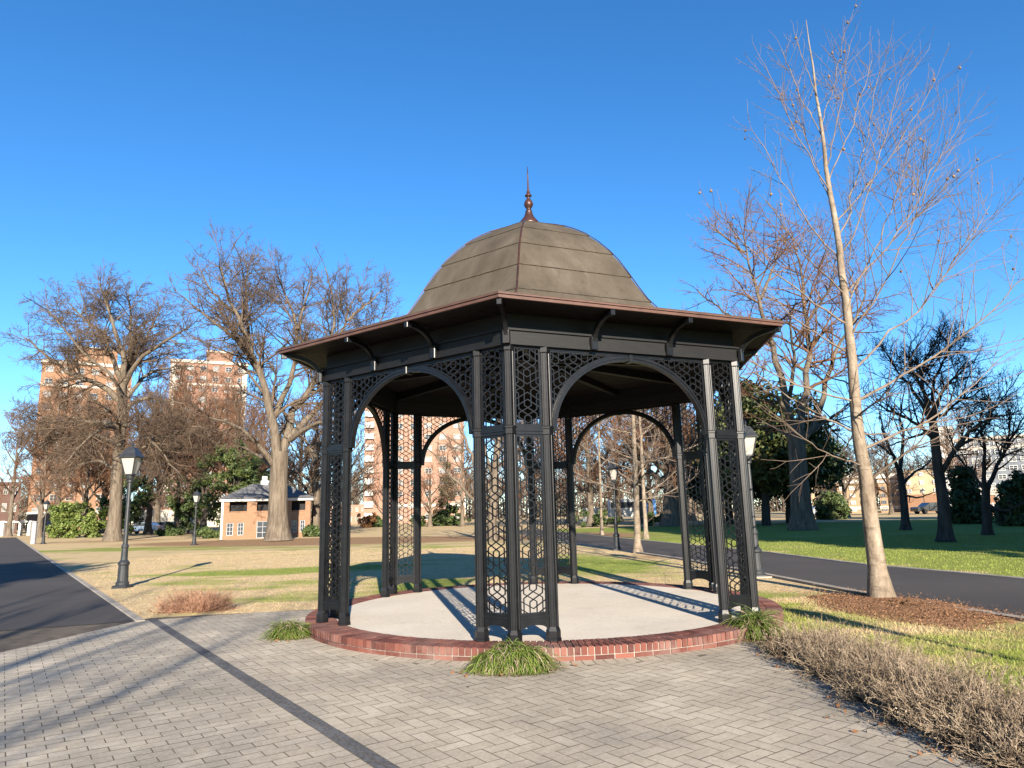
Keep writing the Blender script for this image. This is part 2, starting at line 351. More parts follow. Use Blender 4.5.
def lay(b, u0, u1, w0, w1, E, gap=.0025, zt=.011):
    poly = [BD * u + BP * w for u, w in ((u0 + gap, w0 + gap), (u1 - gap, w0 + gap), (u1 - gap, w1 - gap), (u0 + gap, w1 - gap))]
    poly = clip(poly, E)
    if not poly: return
    c = np.mean(poly, axis=0)
    if np.hypot(*(c - GAZ)) < 3.60: return
    b.tint = random.random() ** 1.2; dz = random.gauss(0, .0005); tx, ty = random.gauss(0, .003), random.gauss(0, .003)
    zz = lambda p: zt + dz + (p - c)[0] * tx + (p - c)[1] * ty
    top = [p + (c - p) / max(np.linalg.norm(c - p), 1e-6) * .0015 for p in poly]; n = len(poly); o = len(b.v)
    b.v += [(*p, zz(p)) for p in top]
    b.face([o + i for i in range(n)])
pts = np.array(PAVE); us = pts @ BD; ws = pts @ BP
b = MB(); W = .115
E2 = EDG + [(BP * v1, BP)]
for i in range(int(us.min() / W) - 2, int(us.max() / W) + 3):
    for j in range(0, int((ws.max() - v1) / W) + 2):
        c = BD * ((i + .5) * W) + BP * (v1 + (j + .5) * W)
        if not (-13.2 < c[0] < 3.2 and -3.2 < c[1] < 13): continue
        kk = (i - j) % 4
        if kk == 0: lay(b, i * W, (i + 2) * W, v1 + j * W, v1 + (j + 1) * W, E2)
        elif kk == 2: lay(b, i * W, (i + 1) * W, v1 + (j - 1) * W, v1 + (j + 1) * W, E2)
struct(b.build('paving', M['paver']))
b = MB(); E3 = EDG + [(BP * v0, -BP)]
for i in range(int(us.min() / W) - 2, int(us.max() / W) + 3):
    for j in range(-1, int((v0 - ws.min()) / .23) + 2):
        hi = v0 - j * .23 - (.115 if i % 2 else 0)
        c = BD * ((i + .5) * W) + BP * (hi - .115)
        if not (-13.2 < c[0] < 3.2 and -3.2 < c[1] < 13): continue
        if hi - .23 > v0 - .02: continue
        lay(b, i * W, (i + 1) * W, hi - .23, min(hi, v0), E3)
struct(b.build('running_bond_paving', M['paver']))
b = MB()
for i in range(int(us.min() / .2) - 2, int(us.max() / .2) + 3):
    for j in range(2): lay(b, i * .2 + j * .1, i * .2 + .2 + j * .1, v0 + j * .062, v0 + (j + 1) * .062, EDG)
struct(b.build('dark_paver_band', M['paver_dark']))
b = MB()
for i in range(190):                                  # soldier course round the plinth
    a0, a1 = 2 * math.pi * (i + .035) / 190, 2 * math.pi * (i + .965) / 190; cc = GAZ + 3.56 * np.array([math.cos((a0 + a1) / 2), math.sin((a0 + a1) / 2)])
    if any((cc - e[0]) @ e[1] < -.05 for e in EDG) : continue
    b.tint = random.random(); zt = .0125 + random.gauss(0, .0006)
    b.add([(GAZ[0] + r * math.cos(a), GAZ[1] + r * math.sin(a), zt) for a, r in ((a0, 3.44), (a0, 3.665), (a1, 3.665), (a1, 3.44))], [(0, 1, 2, 3)])
struct(b.build('soldier_course', M['paver']))
struct(link('paving_bed', np_mesh('paving_bed', [(*p, .0088) for p in PAVE], [list(range(len(PAVE)))], M['joint'])))

# ------------------------------------------------------------------ gazebo
HP, HC, HT, HE, RAD, RE, PW = .15, 2.453, 3.434, 3.864, 3.256, 3.936, .46
gz = thing('gazebo', 'large black iron six-sided gazebo with lattice piers and domed brown roof on a brick plinth', 'gazebo', (*GAZ, 0))
def hx(kc, r): a = TH + kc * math.pi / 3; return np.array([r * math.sin(a), -r * math.cos(a)])
# brick plinth and concrete floor
b = MB(); RI, RO = 3.04, 3.45
b.cur = 1; b.lathe([(RO - .012, 0), (RO - .012, HP - .012), (RI, HP - .012)], 96, caps=(False, False)); b.cur = 0
def ringbricks(r0, r1, z0, z1, n, gap, ph=0):
    for i in range(n):
        a0 = 2 * math.pi * (i + ph) / n + gap / r1 / 2; a1 = 2 * math.pi * (i + 1 + ph) / n - gap / r1 / 2
        b.tint = min(1, max(0, random.gauss(.5, .28))); dz = random.gauss(0, .001); dr = random.gauss(0, .0015)
        q = [((r1 + dr) * math.cos(a0), (r1 + dr) * math.sin(a0)), ((r1 + dr) * math.cos(a1), (r1 + dr) * math.sin(a1)), (r0 * math.cos(a1), r0 * math.sin(a1)), (r0 * math.cos(a0), r0 * math.sin(a0))]
        b.rings([[(x, y, z0) for x, y in q], [(x, y, z1 + dz) for x, y in q]], caps=(False, True))
ringbricks(RO - .205, RO, .066, HP, 300, .014); ringbricks(RI + .002, RO - .214, .066, HP - .001, 270, .013, .3); ringbricks(RO - .1, RO - .002, -.01, .055, 100, .014)
pl = b.build('plinth', [M['brick'], M['mortar']], gz)
b = MB(); b.lathe([(RI + .001, .02), (RI + .001, HP - .006), (0.02, HP - .002)], 96, caps=(False, True)); b.build('floor_slab', M['slab'], gz)
# posts
b = MB(); sec = []
for q in range(6):                                   # six flat faces, each with a shallow recessed panel
    for f_, r_ in ((0.0, 1.0), (.2, 1.0), (.24, .9), (.76, .9), (.8, 1.0)):
        a0, a1 = q * math.pi / 3, (q + 1) * math.pi / 3; x = math.cos(a0) * (1 - f_) + math.cos(a1) * f_; y = math.sin(a0) * (1 - f_) + math.sin(a1) * f_; sec.append((x * .064 * r_, y * .064 * r_))
b.rings([[(x, y, HP) for x, y in sec], [(x, y, HT) for x, y in sec]]); post_me = b.mesh('post', M['iron'])
b = MB(); b.lathe([(.088, HP), (.088, HP + .025), (.081, HP + .033), (.081, HP + .105), (.076, HP + .118), (.064, HP + .15)], 6, caps=(True, False)); foot_me = b.mesh('post_base', M['iron'])
b = MB(); b.lathe([(.066, HC - .05), (.074, HC - .045), (.074, HC + .015), (.083, HC + .022), (.083, HC + .042), (.074, HC + .048), (.066, HC + .052)], 6); coll_me = b.mesh('post_collar', M['iron'])
b = MB(); b.lathe([(.066, HT - .07), (.074, HT - .06), (.074, HT)], 6); cap_me = b.mesh('post_cap', M['iron'])
def pier_pts(kc):
    a = hx(kc, RAD); l = hx(kc - 1, RAD) - a; r = hx(kc + 1, RAD) - a
    return a, a + l / np.linalg.norm(l) * PW, a + r / np.linalg.norm(r) * PW
for kc in range(6):
    P = pier_pts(kc); ang = TH + kc * math.pi / 3
    for p in P:
        o = link('post', post_me, gz, (*p, 0), TH); link('post_base', foot_me, o); link('post_collar', coll_me, o); link('post_cap', cap_me, o)
# lattice: stars on a triangular grid, hexagon rings on its triangle centres, lozenges on its edge middles
def lattice_segs(x0, x1, z0, z1, a, ox, oz, keep=None):
    S = []; h = a * math.sqrt(3) / 2; tt = .27 * a; r = tt / math.sqrt(3)
    for j in range(int((z0 - oz) / h) - 2, int((z1 - oz) / h) + 3):
        for i in range(int((x0 - ox) / a) - 3, int((x1 - ox) / a) + 4):
            cx, cz = ox + (i + (.5 if j % 2 else 0)) * a, oz + j * h
            for up in (1, -1):                       # the two triangles that hang on this point
                tx, tz = cx, cz + up * a / math.sqrt(3)
                ring = [(tx + r * math.cos(math.pi / 2 + q * math.pi / 3), tz + r * math.sin(math.pi / 2 + q * math.pi / 3)) for q in range(6)]
                S += [(ring[q], ring[(q + 1) % 6]) for q in range(6)]
            for q in range(6):
                d = q * math.pi / 3; T = (cx + tt * math.cos(d), cz + tt * math.sin(d))
                for sg in (1, -1):
                    e = d + sg * math.pi / 6; tc = (cx + a / math.sqrt(3) * math.cos(e), cz + a / math.sqrt(3) * math.sin(e))
                    S.append((T, (cx + r * math.cos(e), cz + r * math.sin(e))))
                    mid = (cx + a / 2 * math.cos(d), cz + a / 2 * math.sin(d)); w_ = math.hypot(mid[0] - tc[0], mid[1] - tc[1])
                    S.append((T, (tc[0] + (mid[0] - tc[0]) / w_ * r, tc[1] + (mid[1] - tc[1]) / w_ * r)))
    out = []; seen = set()
    for A, B in S:
        key = tuple(sorted([(round(A[0], 3), round(A[1], 3)), (round(B[0], 3), round(B[1], 3))]))
        if key in seen: continue
        seen.add(key)
        n = 12; ok = []
        for q in range(n + 1):
            x, z = A[0] + (B[0] - A[0]) * q / n, A[1] + (B[1] - A[1]) * q / n
            ok.append(x0 <= x <= x1 and z0 <= z <= z1 and (keep is None or keep(x, z)))
        q = 0
        while q <= n:
            if ok[q]:
                e = q
                while e < n and ok[e + 1]: e += 1
                if e > q:
                    L = lambda t: (A[0] + (B[0] - A[0]) * t / n, A[1] + (B[1] - A[1]) * t / n); out.append((L(q), L(e)))
                q = e + 1
            else: q += 1
    return out
def lattice_mb(b, segs, w=.0105, d=.015):
    for A, B in segs: b.bar((A[0], 0, A[1]), (B[0], 0, B[1]), w, d, (0, 1, 0))
hw = PW / 2 - .058
def panel_mesh(z0, z1, oz):
    b = MB(); lattice_mb(b, lattice_segs(-hw + .022, hw - .022, z0 + .022, z1 - .022, .31, 0, oz))
    for x in (-hw + .012, hw - .012): b.box(x - .013, x + .013, -.014, .014, z0, z1)
    for z in (z0 + .012, z1 - .012): b.box(-hw + .025, hw - .025, -.0135, .0135, z - .013, z + .013)
    return b.mesh('lattice_panel', M['iron'])
ZB = HP + .285
low_me = panel_mesh(ZB, HC - .045, (ZB + HC) / 2); up_me = panel_mesh(HC + .047, HT - .002, (HC + HT) / 2)
b = MB(); b.box(-hw, hw, -.028, .028, HC - .045, HC + .047); b.box(-hw, hw, -.04, .04, HC - .012, HC + .03); rail_me = b.mesh('transom_rail', M['iron'])
b = MB(); poly = [(-hw, ZB), (hw, ZB), (hw, HP + .125)] + [(hw * math.cos(t) * .95, HP + .125 + .055 * math.sin(t)) for t in np.linspace(0.0, math.pi, 11)] + [(-hw, HP + .125)]
b.prism(poly[::-1], -.02, .02); b.box(-hw, hw, -.032, .032, ZB - .035, ZB - .004); base_me = b.mesh('base_rail', M['iron'])
for kc in range(6):
    a, l, r = pier_pts(kc); ang = TH + kc * math.pi / 3
    for p, rz in ((l, ang - math.pi / 6), (r, ang + math.pi / 6)):
        m = (a + p) / 2
        for me in (low_me, up_me, rail_me, base_me): link(me.name.split('.')[0], me, gz, (*m, 0), rz)
# arches with lattice spandrels
HA = (RAD - 2 * PW) / 2 - .057; ZS, ZC = HC + .0, HT - .035
RISE = ZC - ZS
def ell(t, o): return (HA - o) * math.cos(t), ZS + (RISE - o) * math.sin(t)
b = MB(); A = [ell(t, 0.0) for t in np.linspace(0, math.pi, 41)]; I = [ell(t, .062) for t in np.linspace(0, math.pi, 41)]
b.rings([[(A[i][0], -.035, A[i][1]), (A[i][0], .035, A[i][1]), (I[i][0], .035, I[i][1]), (I[i][0], -.035, I[i][1])] for i in range(41)])
A2 = [ell(t, .012) for t in np.linspace(0, math.pi, 41)]; I2 = [ell(t, .03) for t in np.linspace(0, math.pi, 41)]
b.rings([[(A2[i][0], -.045, A2[i][1]), (A2[i][0], .045, A2[i][1]), (I2[i][0], .045, I2[i][1]), (I2[i][0], -.045, I2[i][1])] for i in range(41)])
b.box(-HA - .004, HA + .004, -.02, .02, HT - .028, HT - .002)
arch_me = b.mesh('arch', M['iron'])
b = MB(); b.cbox(-.03, .03, -.06, .06, ZC - .075, ZC + .02, .008); key_me = b.mesh('keystone', M['iron'])
def spandrel(sg):
    keep = lambda x, z: (x / HA) ** 2 + ((z - ZS) / RISE) ** 2 > 1.0
    b = MB(); x0, x1 = (0.05, HA - .02) if sg > 0 else (-HA + .02, -.05)
    lattice_mb(b, lattice_segs(x0, x1, ZS + .02, HT - .03, .31, sg * (HA - .17), HT - .19, keep))
    b.box(*sorted((sg * (HA - .024), sg * (HA - .002))), -.014, .014, ZS + .05, HT - .03)
    b.box(*sorted((sg * .02, sg * (HA - .003))), -.013, .013, HT - .045, HT - .029)
    tt = np.linspace(.04, math.pi / 2 - .02, 24); E = [(sg * ell(t, -.008)[0], ell(t, -.008)[1]) for t in tt]
    for i in range(23): b.bar((E[i][0], 0, E[i][1]), (E[i + 1][0] + (E[i + 1][0] - E[i][0]) * .05, 0, E[i + 1][1] + (E[i + 1][1] - E[i][1]) * .05), .026, .02)
    return b.mesh('spandrel_lattice', M['iron'])
sp_me = [spandrel(1), spandrel(-1)]
for kc in range(6):
    m = (hx(kc, RAD) + hx(kc + 1, RAD)) / 2; rz = TH + kc * math.pi / 3 + math.pi / 6
    o = link('arch', arch_me, gz, (*m, 0), rz); link('keystone', key_me, o)
    for me in sp_me: link('spandrel_lattice', me, gz, (*m, 0), rz)
# ring beam, frieze, ceiling, eaves
def hexring(b, r0, r1, z0, z1):
    q = lambda r, z: [(*hx(i, r), z) for i in range(6)]
    b.rings([q(r0, z0), q(r1, z0), q(r1, z1), q(r0, z1), q(r0, z0)], caps=(False, False))
ZSOF = HE - .045
b = MB(); hexring(b, RAD - .09, RAD + .085, HT + .001, HT + .05); hexring(b, RAD - .09, RAD + .07, HT + .052, HT + .165); hexring(b, RAD - .09, RAD + .10, HT + .167, HT + .20)
b.build('ring_beam', M['wood_dark'], gz)
b = MB(); hexring(b, RAD - .07, RAD + .02, HT + .203, ZSOF - .002); b.build('frieze', M['wood_dark'], gz)
b = MB()
for r0, r1 in [(2.9 + i * .168, 2.9 + (i + 1) * .168 - .006) for i in range(6)]: hexring(b, r0, r1, ZSOF, ZSOF + .02)
b.build('soffit', M['soffit'], gz)
b = MB(); hexring(b, RE - .035, RE, HE - .058, HE - .022); hexring(b, RE - .03, RE + .018, HE - .02, HE); b.build('fascia', M['copper'], gz)
b = MB()
for kc in range(6):
    for q in range(9):
        r0, r1 = .05 + q * .34, .05 + (q + 1) * .34 - .008
        p = [(*hx(kc, r0), 0), (*hx(kc, r1), 0), (*hx(kc + 1, r1), 0), (*hx(kc + 1, r0), 0)]
        zf = lambda r: 4.05 - .08 * r
        b.rings([[(x, y, zf(math.hypot(x, y)) - .0) for x, y, _ in p], [(x, y, zf(math.hypot(x, y)) + .02) for x, y, _ in p]])
ce = b.build('ceiling', M['soffit'], gz)
for kc in range(12):
    r1 = RAD - .1 if kc % 2 == 0 else (RAD - .1) * math.cos(math.pi / 6); p = hx(kc / 2, 1.0)
    b = MB(); b.bar((*(p * .12), 4.05 - .07), (*(p * r1), 4.05 - .08 * r1 - .07), .10, .13, (0, 0, 1)); b.build('rafter', M['wood_dark'], ce)
# brackets under the eaves
def bracket_mesh(reach):
    b = MB(); n = 14; z0 = HT + .03; zt = ZSOF - .004; H = zt - z0
    O = [(reach * (1 - math.cos(u)) ** 1.15, z0 + H * math.sin(u)) for u in np.linspace(0, math.pi / 2, n)]
    poly = [(x, z) for x, z in O]; inn = [(max(0, x - .0) + .045 * math.cos(u) , z - .06 * math.sin(u)) for (x, z), u in zip(O, np.linspace(0, math.pi / 2, n))]
    b.rings([[(-.024, -(x), z), (.024, -(x), z), (.024, -(xi), zi), (-.024, -(xi), zi)] for (x, z), (xi, zi) in zip(O, inn)])
    b.cbox(-.045, .045, -.05, .0, z0 - .03, z0 + .13, .008)
    b.cbox(-.03, .03, -reach - .06, -reach + .02, zt - .075, zt, .006)
    return b.mesh('eave_bracket', M['iron'])
bm_c, bm_e = bracket_mesh(.50), bracket_mesh(.44)
for kc in range(6):
    link('eave_bracket', bm_c, gz, (*hx(kc, RAD + .085), 0), TH + kc * math.pi / 3)
    for fr in (1 / 3, 2 / 3):
        m = hx(kc, RAD) * (1 - fr) + hx(kc + 1, RAD) * fr; rz = TH + kc * math.pi / 3 + math.pi / 6
        n = np.array([math.sin(rz), -math.cos(rz)]); link('eave_bracket', bm_e, gz, (*(m + n * .073), 0), rz)
# low roof skirt and dome
b = MB(); q = lambda r, z: [(*hx(i, r), z) for i in range(6)]
b.rings([q(RE + .015, HE + .003), q(RE + .012, HE + .012), q(2.9, 4.06), q(2.5, 4.16)], caps=(False, False)); b.build('roof_skirt', M['felt'], gz)
PROF = [(2.52, 4.13), (2.36, 4.24), (2.2, 4.40), (2.06, 4.56), (1.92, 4.78), (1.77, 5.03), (1.62, 5.27), (1.46, 5.47), (1.27, 5.67), (1.06, 5.85), (.88, 5.97), (.70, 6.07), (.50, 6.155), (.31, 6.225), (.13, 6.30)]
def prof_at(z):
    zz = [p[1] for p in PROF]; rr = [p[0] for p in PROF]; return float(np.interp(z, zz, rr))
b = MB(); cuts = [4.13, 4.50, 4.95, 5.38, 5.79, 6.08, 6.30]
for i in range(len(cuts) - 1):                        # felt courses, each lapping over the one below
    zs = sorted(set([cuts[i]] + [p[1] for p in PROF if cuts[i] < p[1] < cuts[i + 1]] + [cuts[i + 1]]))
    R0 = []; 
    for z in zs:
        f = (z - cuts[i]) / (cuts[i + 1] - cuts[i]); R0.append((prof_at(z) + .016 * (1 - f), z))
    b.cur = 1; b.rings([q(prof_at(cuts[i]) - .005, cuts[i] - .001), q(R0[0][0], cuts[i] - .004), q(R0[0][0] - .004, cuts[i] + .006)], caps=(False, False)); b.cur = 0
    b.rings([q(R0[0][0] - .004, cuts[i] + .006)] + [q(r, z) for r, z in R0[1:]], caps=(False, i == len(cuts) - 2))
dome = b.build('dome', [M['felt'], M['felt_seam']], gz)
for kc in range(6):
    b = MB(); pr = [(r + .02, z + .006) for r, z in PROF]
    for i in range(len(pr) - 1):
        A_, B_ = hx(kc, pr[i][0]), hx(kc, pr[i + 1][0]); rad = hx(kc, 1.0)
        b.bar((*A_, pr[i][1]), (*B_, pr[i + 1][1]), .022, .012, (rad[0], rad[1], .6))
    b.build('hip_cap', M['copper_dark'], dome)
b = MB(); b.lathe([(.20, 6.26), (.17, 6.33), (.085, 6.44), (.055, 6.53), (.06, 6.545), (.04, 6.56), (.035, 6.575), (.058, 6.61), (.076, 6.645), (.079, 6.665), (.07, 6.705), (.05, 6.745), (.028, 6.765), (.026, 6.80), (.058, 6.815), (.06, 6.83), (.034, 6.85), (.028, 6.90), (.016, 6.94), (.010, 7.2), (.004, 7.36)], 18)
b.build('finial', M['copper_dark'], gz, smooth=True)

# ------------------------------------------------------------------ vegetation generators
def norm(v): return v / np.maximum(np.linalg.norm(v, axis=-1, keepdims=True), 1e-9)
def tubes(P, Rr, S):
    n, K, _ = P.shape; T = np.empty_like(P); T[:, 1:-1] = P[:, 2:] - P[:, :-2]; T[:, 0] = P[:, 1] - P[:, 0]; T[:, -1] = P[:, -1] - P[:, -2]; T = norm(T)
    ref = np.where(np.abs(T[:, :1, 2:3]) > .9, np.array([1., 0, 0]), np.array([0, 0, 1.])); ref = np.broadcast_to(ref, P.shape)
    u = norm(np.cross(T, ref)); w = np.cross(T, u); a = np.arange(S) * 2 * math.pi / S
    V = P[:, :, None, :] + Rr[:, :, None, None] * (np.cos(a)[None, None, :, None] * u[:, :, None, :] + np.sin(a)[None, None, :, None] * w[:, :, None, :])
    idx = np.arange(n * K * S).reshape(n, K, S); A = idx[:, :-1]; B = idx[:, 1:]
    Fq = np.stack([A, np.roll(A, -1, 2), np.roll(B, -1, 2), B], -1).reshape(-1, 4)
    return V.reshape(-1, 3), Fq
def join(parts):
    V = []; F = []; o = 0
    for v, f in parts: V.append(v); F.append(f + o); o += len(v)
    return np.concatenate(V), np.concatenate(F)
def grow(P, Rr, rng, dens, lenf, ang, up, wob, K, rf, rend, t0=.25, lmin=.1, lmax=9, cap=None, taper=.6):
    n, k, _ = P.shape; seg = np.linalg.norm(np.diff(P, axis=1), axis=2).sum(1)
    cnt = np.maximum(1, np.round(dens * seg * rng.uniform(.75, 1.25, n))).astype(int)
    if cap: cnt = np.minimum(cnt, cap)
    ix = np.repeat(np.arange(n), cnt); m = len(ix); t = t0 + (1 - t0) * rng.random(m) ** .85
    first = np.r_[0, np.cumsum(cnt)[:-1]]; t[first] = 1.0          # one child carries on from the tip
    f = t * (k - 1); i0 = np.minimum(f.astype(int), k - 2); fr = (f - i0)[:, None]
    p0 = P[ix, i0] * (1 - fr) + P[ix, i0 + 1] * fr; T = norm(P[ix, i0 + 1] - P[ix, i0]); r0 = Rr[ix, i0] * (1 - fr[:, 0]) + Rr[ix, i0 + 1] * fr[:, 0]
    pe = norm(np.cross(T, norm(rng.normal(size=(m, 3))))); a = np.radians(rng.uniform(*ang, m)); a[first] *= .3
    d = norm(np.cos(a)[:, None] * T + np.sin(a)[:, None] * pe + np.array([0, 0, up]))
    L = np.clip(lenf * seg[ix] * (1 - taper * t) * rng.uniform(.6, 1.35, m), lmin, lmax); st = (L / (K - 1))[:, None]
    Q = np.empty((m, K, 3)); Q[:, 0] = p0
    for j in range(1, K):
        d = norm(d + rng.normal(size=(m, 3)) * wob + np.array([0, 0, up * .35])); Q[:, j] = Q[:, j - 1] + d * st
    ra = np.minimum(r0 * rf, .03 * L + rend * 1.2); ra = np.maximum(ra, rend)
    return Q, ra[:, None] * (1 - np.linspace(0, 1, K)) + rend * np.linspace(0, 1, K)
def limb(pts, r0, r1, K, rng, wob=.0, rpow=1.0):
    P = resample(pts, K)
    for _ in range(2): P[1:-1] = (P[:-2] + 2 * P[1:-1] + P[2:]) / 4
    L = np.linalg.norm(P[-1] - P[0]); P[1:-1] += rng.normal(size=(K - 2, 3)) * wob * L
    return P, r0 + (r1 - r0) * np.linspace(0, 1, K) ** rpow
def bare_tree(name, label, cat, base, trunk, limbs, levels, mbark, mtwig, seed, group=None, mlimb=None, flare=.6, tpow=1.0):
    """trunk and limbs: (list of 3-D points, r0, r1) in world space; levels: grow() settings"""
    rng = np.random.default_rng(seed); base = np.asarray(base, float); K = 14
    t = thing(name, label, cat, base, 0, group)
    tp = [limb(p, a, b_, 22, rng, .0012, tpow) for p, a, b_ in trunk]; lp = [limb(p, a, b_, K, rng, .006, .8) for p, a, b_ in limbs]
    for P, r in tp:
        hh = P[:, 2] - base[2]; r += r[0] * flare * np.exp(-hh / (r[0] * 1.3)) * (hh < 6 * r[0])
    V, F = join([tubes(P[None], r[None], 12) for P, r in tp] + [tubes(P[None], r[None], 8) for P, r in lp])
    nt_ = sum(11 * 0 + (22 - 1) * 12 for _ in tp); mi_ = (np.arange(len(F)) >= nt_).astype(int) if mlimb else None
    link('trunk', np_mesh('trunk', V - base, F, [mbark, mlimb or mbark], mi_, smooth=True), t)
    P = np.stack([p for p, _ in lp + tp[:0]]); Rr = np.stack([r for _, r in lp]); parts = []
    for i, lv in enumerate(levels):
        P, Rr = grow(P, Rr, rng, **lv); parts.append(tubes(P, Rr, 5 if i == 0 else 3))
    V, F = join(parts); link('crown', np_mesh('crown', V - base, F, mtwig), t)
    return t
def pxl(Y, pts, dy=None):       # pixels -> points at depth Y (+ offsets towards / away from the viewer)
    return [at(p[0], p[1], Y + (p[2] if len(p) > 2 else 0)) for p in pts]
def mpx(Y): return Y / F_PX

def leaf_cloud(clumps, rng, per, size, flat=.0, aspect=.55):
    """clumps: (n,4) centre+radius -> many small leaf quads spread through the clump volumes"""
    C = np.repeat(clumps, per, axis=0); m = len(C); d = norm(rng.normal(size=(m, 3))); rr = rng.random(m) ** .45
    p = C[:, :3] + d * (rr * C[:, 3])[:, None] * np.array([1, 1, .8]); nrm = norm(d + rng.normal(size=(m, 3)) * .9 + np.array([0, 0, .4]))
    u = norm(np.cross(nrm, norm(rng.normal(size=(m, 3))))); w = np.cross(nrm, u); s = (size * rng.uniform(.6, 1.4, m))[:, None]
    V = np.stack([p - u * s, p - w * s * aspect, p + u * s, p + w * s * aspect], 1).reshape(-1, 3)
    return V, np.arange(m * 4).reshape(-1, 4)
def clump_points(rng, n, rx, ry, z0, z1, shape='egg', rc=(.5, 1.0)):
    out = []
    while len(out) < n:
        x, y, z = rng.uniform(-1, 1), rng.uniform(-1, 1), rng.random()
        if shape == 'cone': w = max(.08, 1 - z) ** .8
        elif shape == 'box': w = 1.0
        else: w = math.sqrt(max(0, 1 - (2 * z - .85) ** 2 / 1.33))
        if shape == 'box' or .15 < math.hypot(x, y) / max(w, .01) < 1: out.append((x * rx, y * ry, z0 + z * (z1 - z0), rng.uniform(*rc)))
    return np.array(out)
def leafy(name, label, cat, base, rx, ry, z0, z1, mleaf, seed, n=60, per=90, size=.16, shape='egg', rc=(.5, 1.0), trunk_r=.2, mbark=None, group=None, aspect=.55):
    rng = np.random.default_rng(seed); t = thing(name, label, cat, base, 0, group)
    cl = clump_points(rng, n, rx, ry, z0, z1, shape, rc); V, F = leaf_cloud(cl, rng, per, size, aspect=aspect)
    V[:, 2] = np.maximum(V[:, 2], .01)
    if trunk_r:
        parts = []
        P, r = limb([(0, 0, -.05), (.05, 0, z0 * .5 + .2), (0, .05, z0 + (z1 - z0) * .8)], trunk_r, trunk_r * .25, 10, rng, .01); parts.append(tubes(P[None], r[None], 8))
        sel = cl[rng.permutation(len(cl))[:24]]
        for c in sel:
            s = np.array([0, 0, max(.1, min(c[2] - .3, z0 + (c[2] - z0) * .4))]); P, r = limb([s, (s + c[:3]) / 2 + [0, 0, -.1], c[:3]], trunk_r * .3, .015, 6, rng, .02); parts.append(tubes(P[None], r[None], 5))
        v, f = join(parts); link('trunk', np_mesh('trunk', v, f, mbark or M['bark_dark'], smooth=True), t)
        link('crown', np_mesh('crown', V, F, mleaf), t)
    else: link('foliage', np_mesh('foliage', V, F, mleaf), t)
    return t

# ------------------------------------------------------------------ foreground sycamore
Y = gp(882, 600)[1]; SB = gp(882, 600)
tr = [pxl(Y, [(882, 601), (876, 560), (868, 500), (860, 440), (853, 375), (846, 300), (838, 235), (826, 160), (820, 115), (815, 80), (810, 45), (806, 20)])]
rng = np.random.default_rng(3)
tp = resample(tr[0], 40)
def trunk_at(py):
    zs = np.array([at(0, 0, Y)[2]]); P = tp
    # find the trunk point that projects to the given picture row
    best = min(range(40), key=lambda i: abs((384 - F_PX * ((P[i] - [0, 0, CAM_Z]) @ _U) / ((P[i] - [0, 0, CAM_Z]) @ _F)) - py)); return P[best]
limbs = []
LB = [(480, (960, 395, -1.0), 3.6), (455, (1010, 350, .6), 3.6), (440, (905, 420, 1.6), 2.2), (430, (740, 360, .5), 2.8), (405, (1040, 262, -.6), 3.8), (400, (700, 330, -1.0), 2.8), (385, (800, 350, 1.8), 2.2), (370, (990, 205, .9), 3.2),
      (352, (745, 270, 1.2), 2.6), (345, (940, 160, -1.2), 2.6), (330, (715, 215, -.5), 2.8), (315, (915, 130, 1.0), 2.4), (300, (960, 120, .2), 2.4), (290, (765, 200, -1.4), 2.0), (270, (900, 80, -.6), 2.0), (262, (752, 130, .4), 2.0),
      (240, (880, 70, .8), 1.8), (225, (930, 90, -.3), 1.9), (205, (790, 95, .9), 1.5), (190, (765, 65, -.4), 1.6), (178, (872, 60, .3), 1.6), (160, (850, 45, -.5), 1.4), (140, (782, 50, .4), 1.3), (120, (845, 30, .2), 1.2), (100, (795, 35, -.2), 1.1), (465, (775, 415, -1.5), 2.0), (415, (930, 330, -2.0), 2.6), (335, (850, 200, 2.2), 2.0)]
for py, e, rr in LB:
    a = trunk_at(py); t_ = at(e[0], e[1], Y + e[2]); mid = a * .5 + t_ * .5 + np.array([0, 0, -.07 * np.linalg.norm(t_ - a)]); limbs.append(([a, mid, t_], rr * .0060 + .003, .005))
syc = bare_tree('sycamore_tree', 'tall young sycamore with smooth pale trunk standing in a mulch bed right of the gazebo', 'tree', SB,
    [(tr[0], .155, .006)], limbs,
    [dict(dens=5.2, lenf=.46, ang=(28, 62), up=.14, wob=.06, K=6, rf=.65, rend=.0035, t0=.22, lmin=.25, lmax=1.7), dict(dens=5.2, lenf=.40, ang=(28, 65), up=.10, wob=.10, K=4, rf=.7, rend=.0025, t0=.2, lmin=.12, lmax=.55)],
    M['bark_pale'], M['twig_pale'], 5, None, M['limb_pale'], .42, .7)
# seed balls hanging in the upper crown
crown = [c for c in syc.children if c.name.startswith('crown')][0]; nv = len(crown.data.vertices); co = np.empty(nv * 3, np.float32); crown.data.vertices.foreach_get('co', co); co = co.reshape(-1, 3)
hi = co[co[:, 2] > 5.0]; b = MB(); b.lathe([(.024 * math.sin(u), -.07 - .024 * math.cos(u)) for u in np.linspace(.1, 3.04, 8)], 9); b.bar((0, 0, -.048), (0, 0, .0), .003, .003, (1, 0, 0)); ball = b.mesh('seed_ball', M['seed'], True)
for i in rng.permutation(len(hi))[:70]:
    o = link('seed_ball', ball, syc, hi[i]); o.scale = (random.uniform(.75, 1.15),) * 3
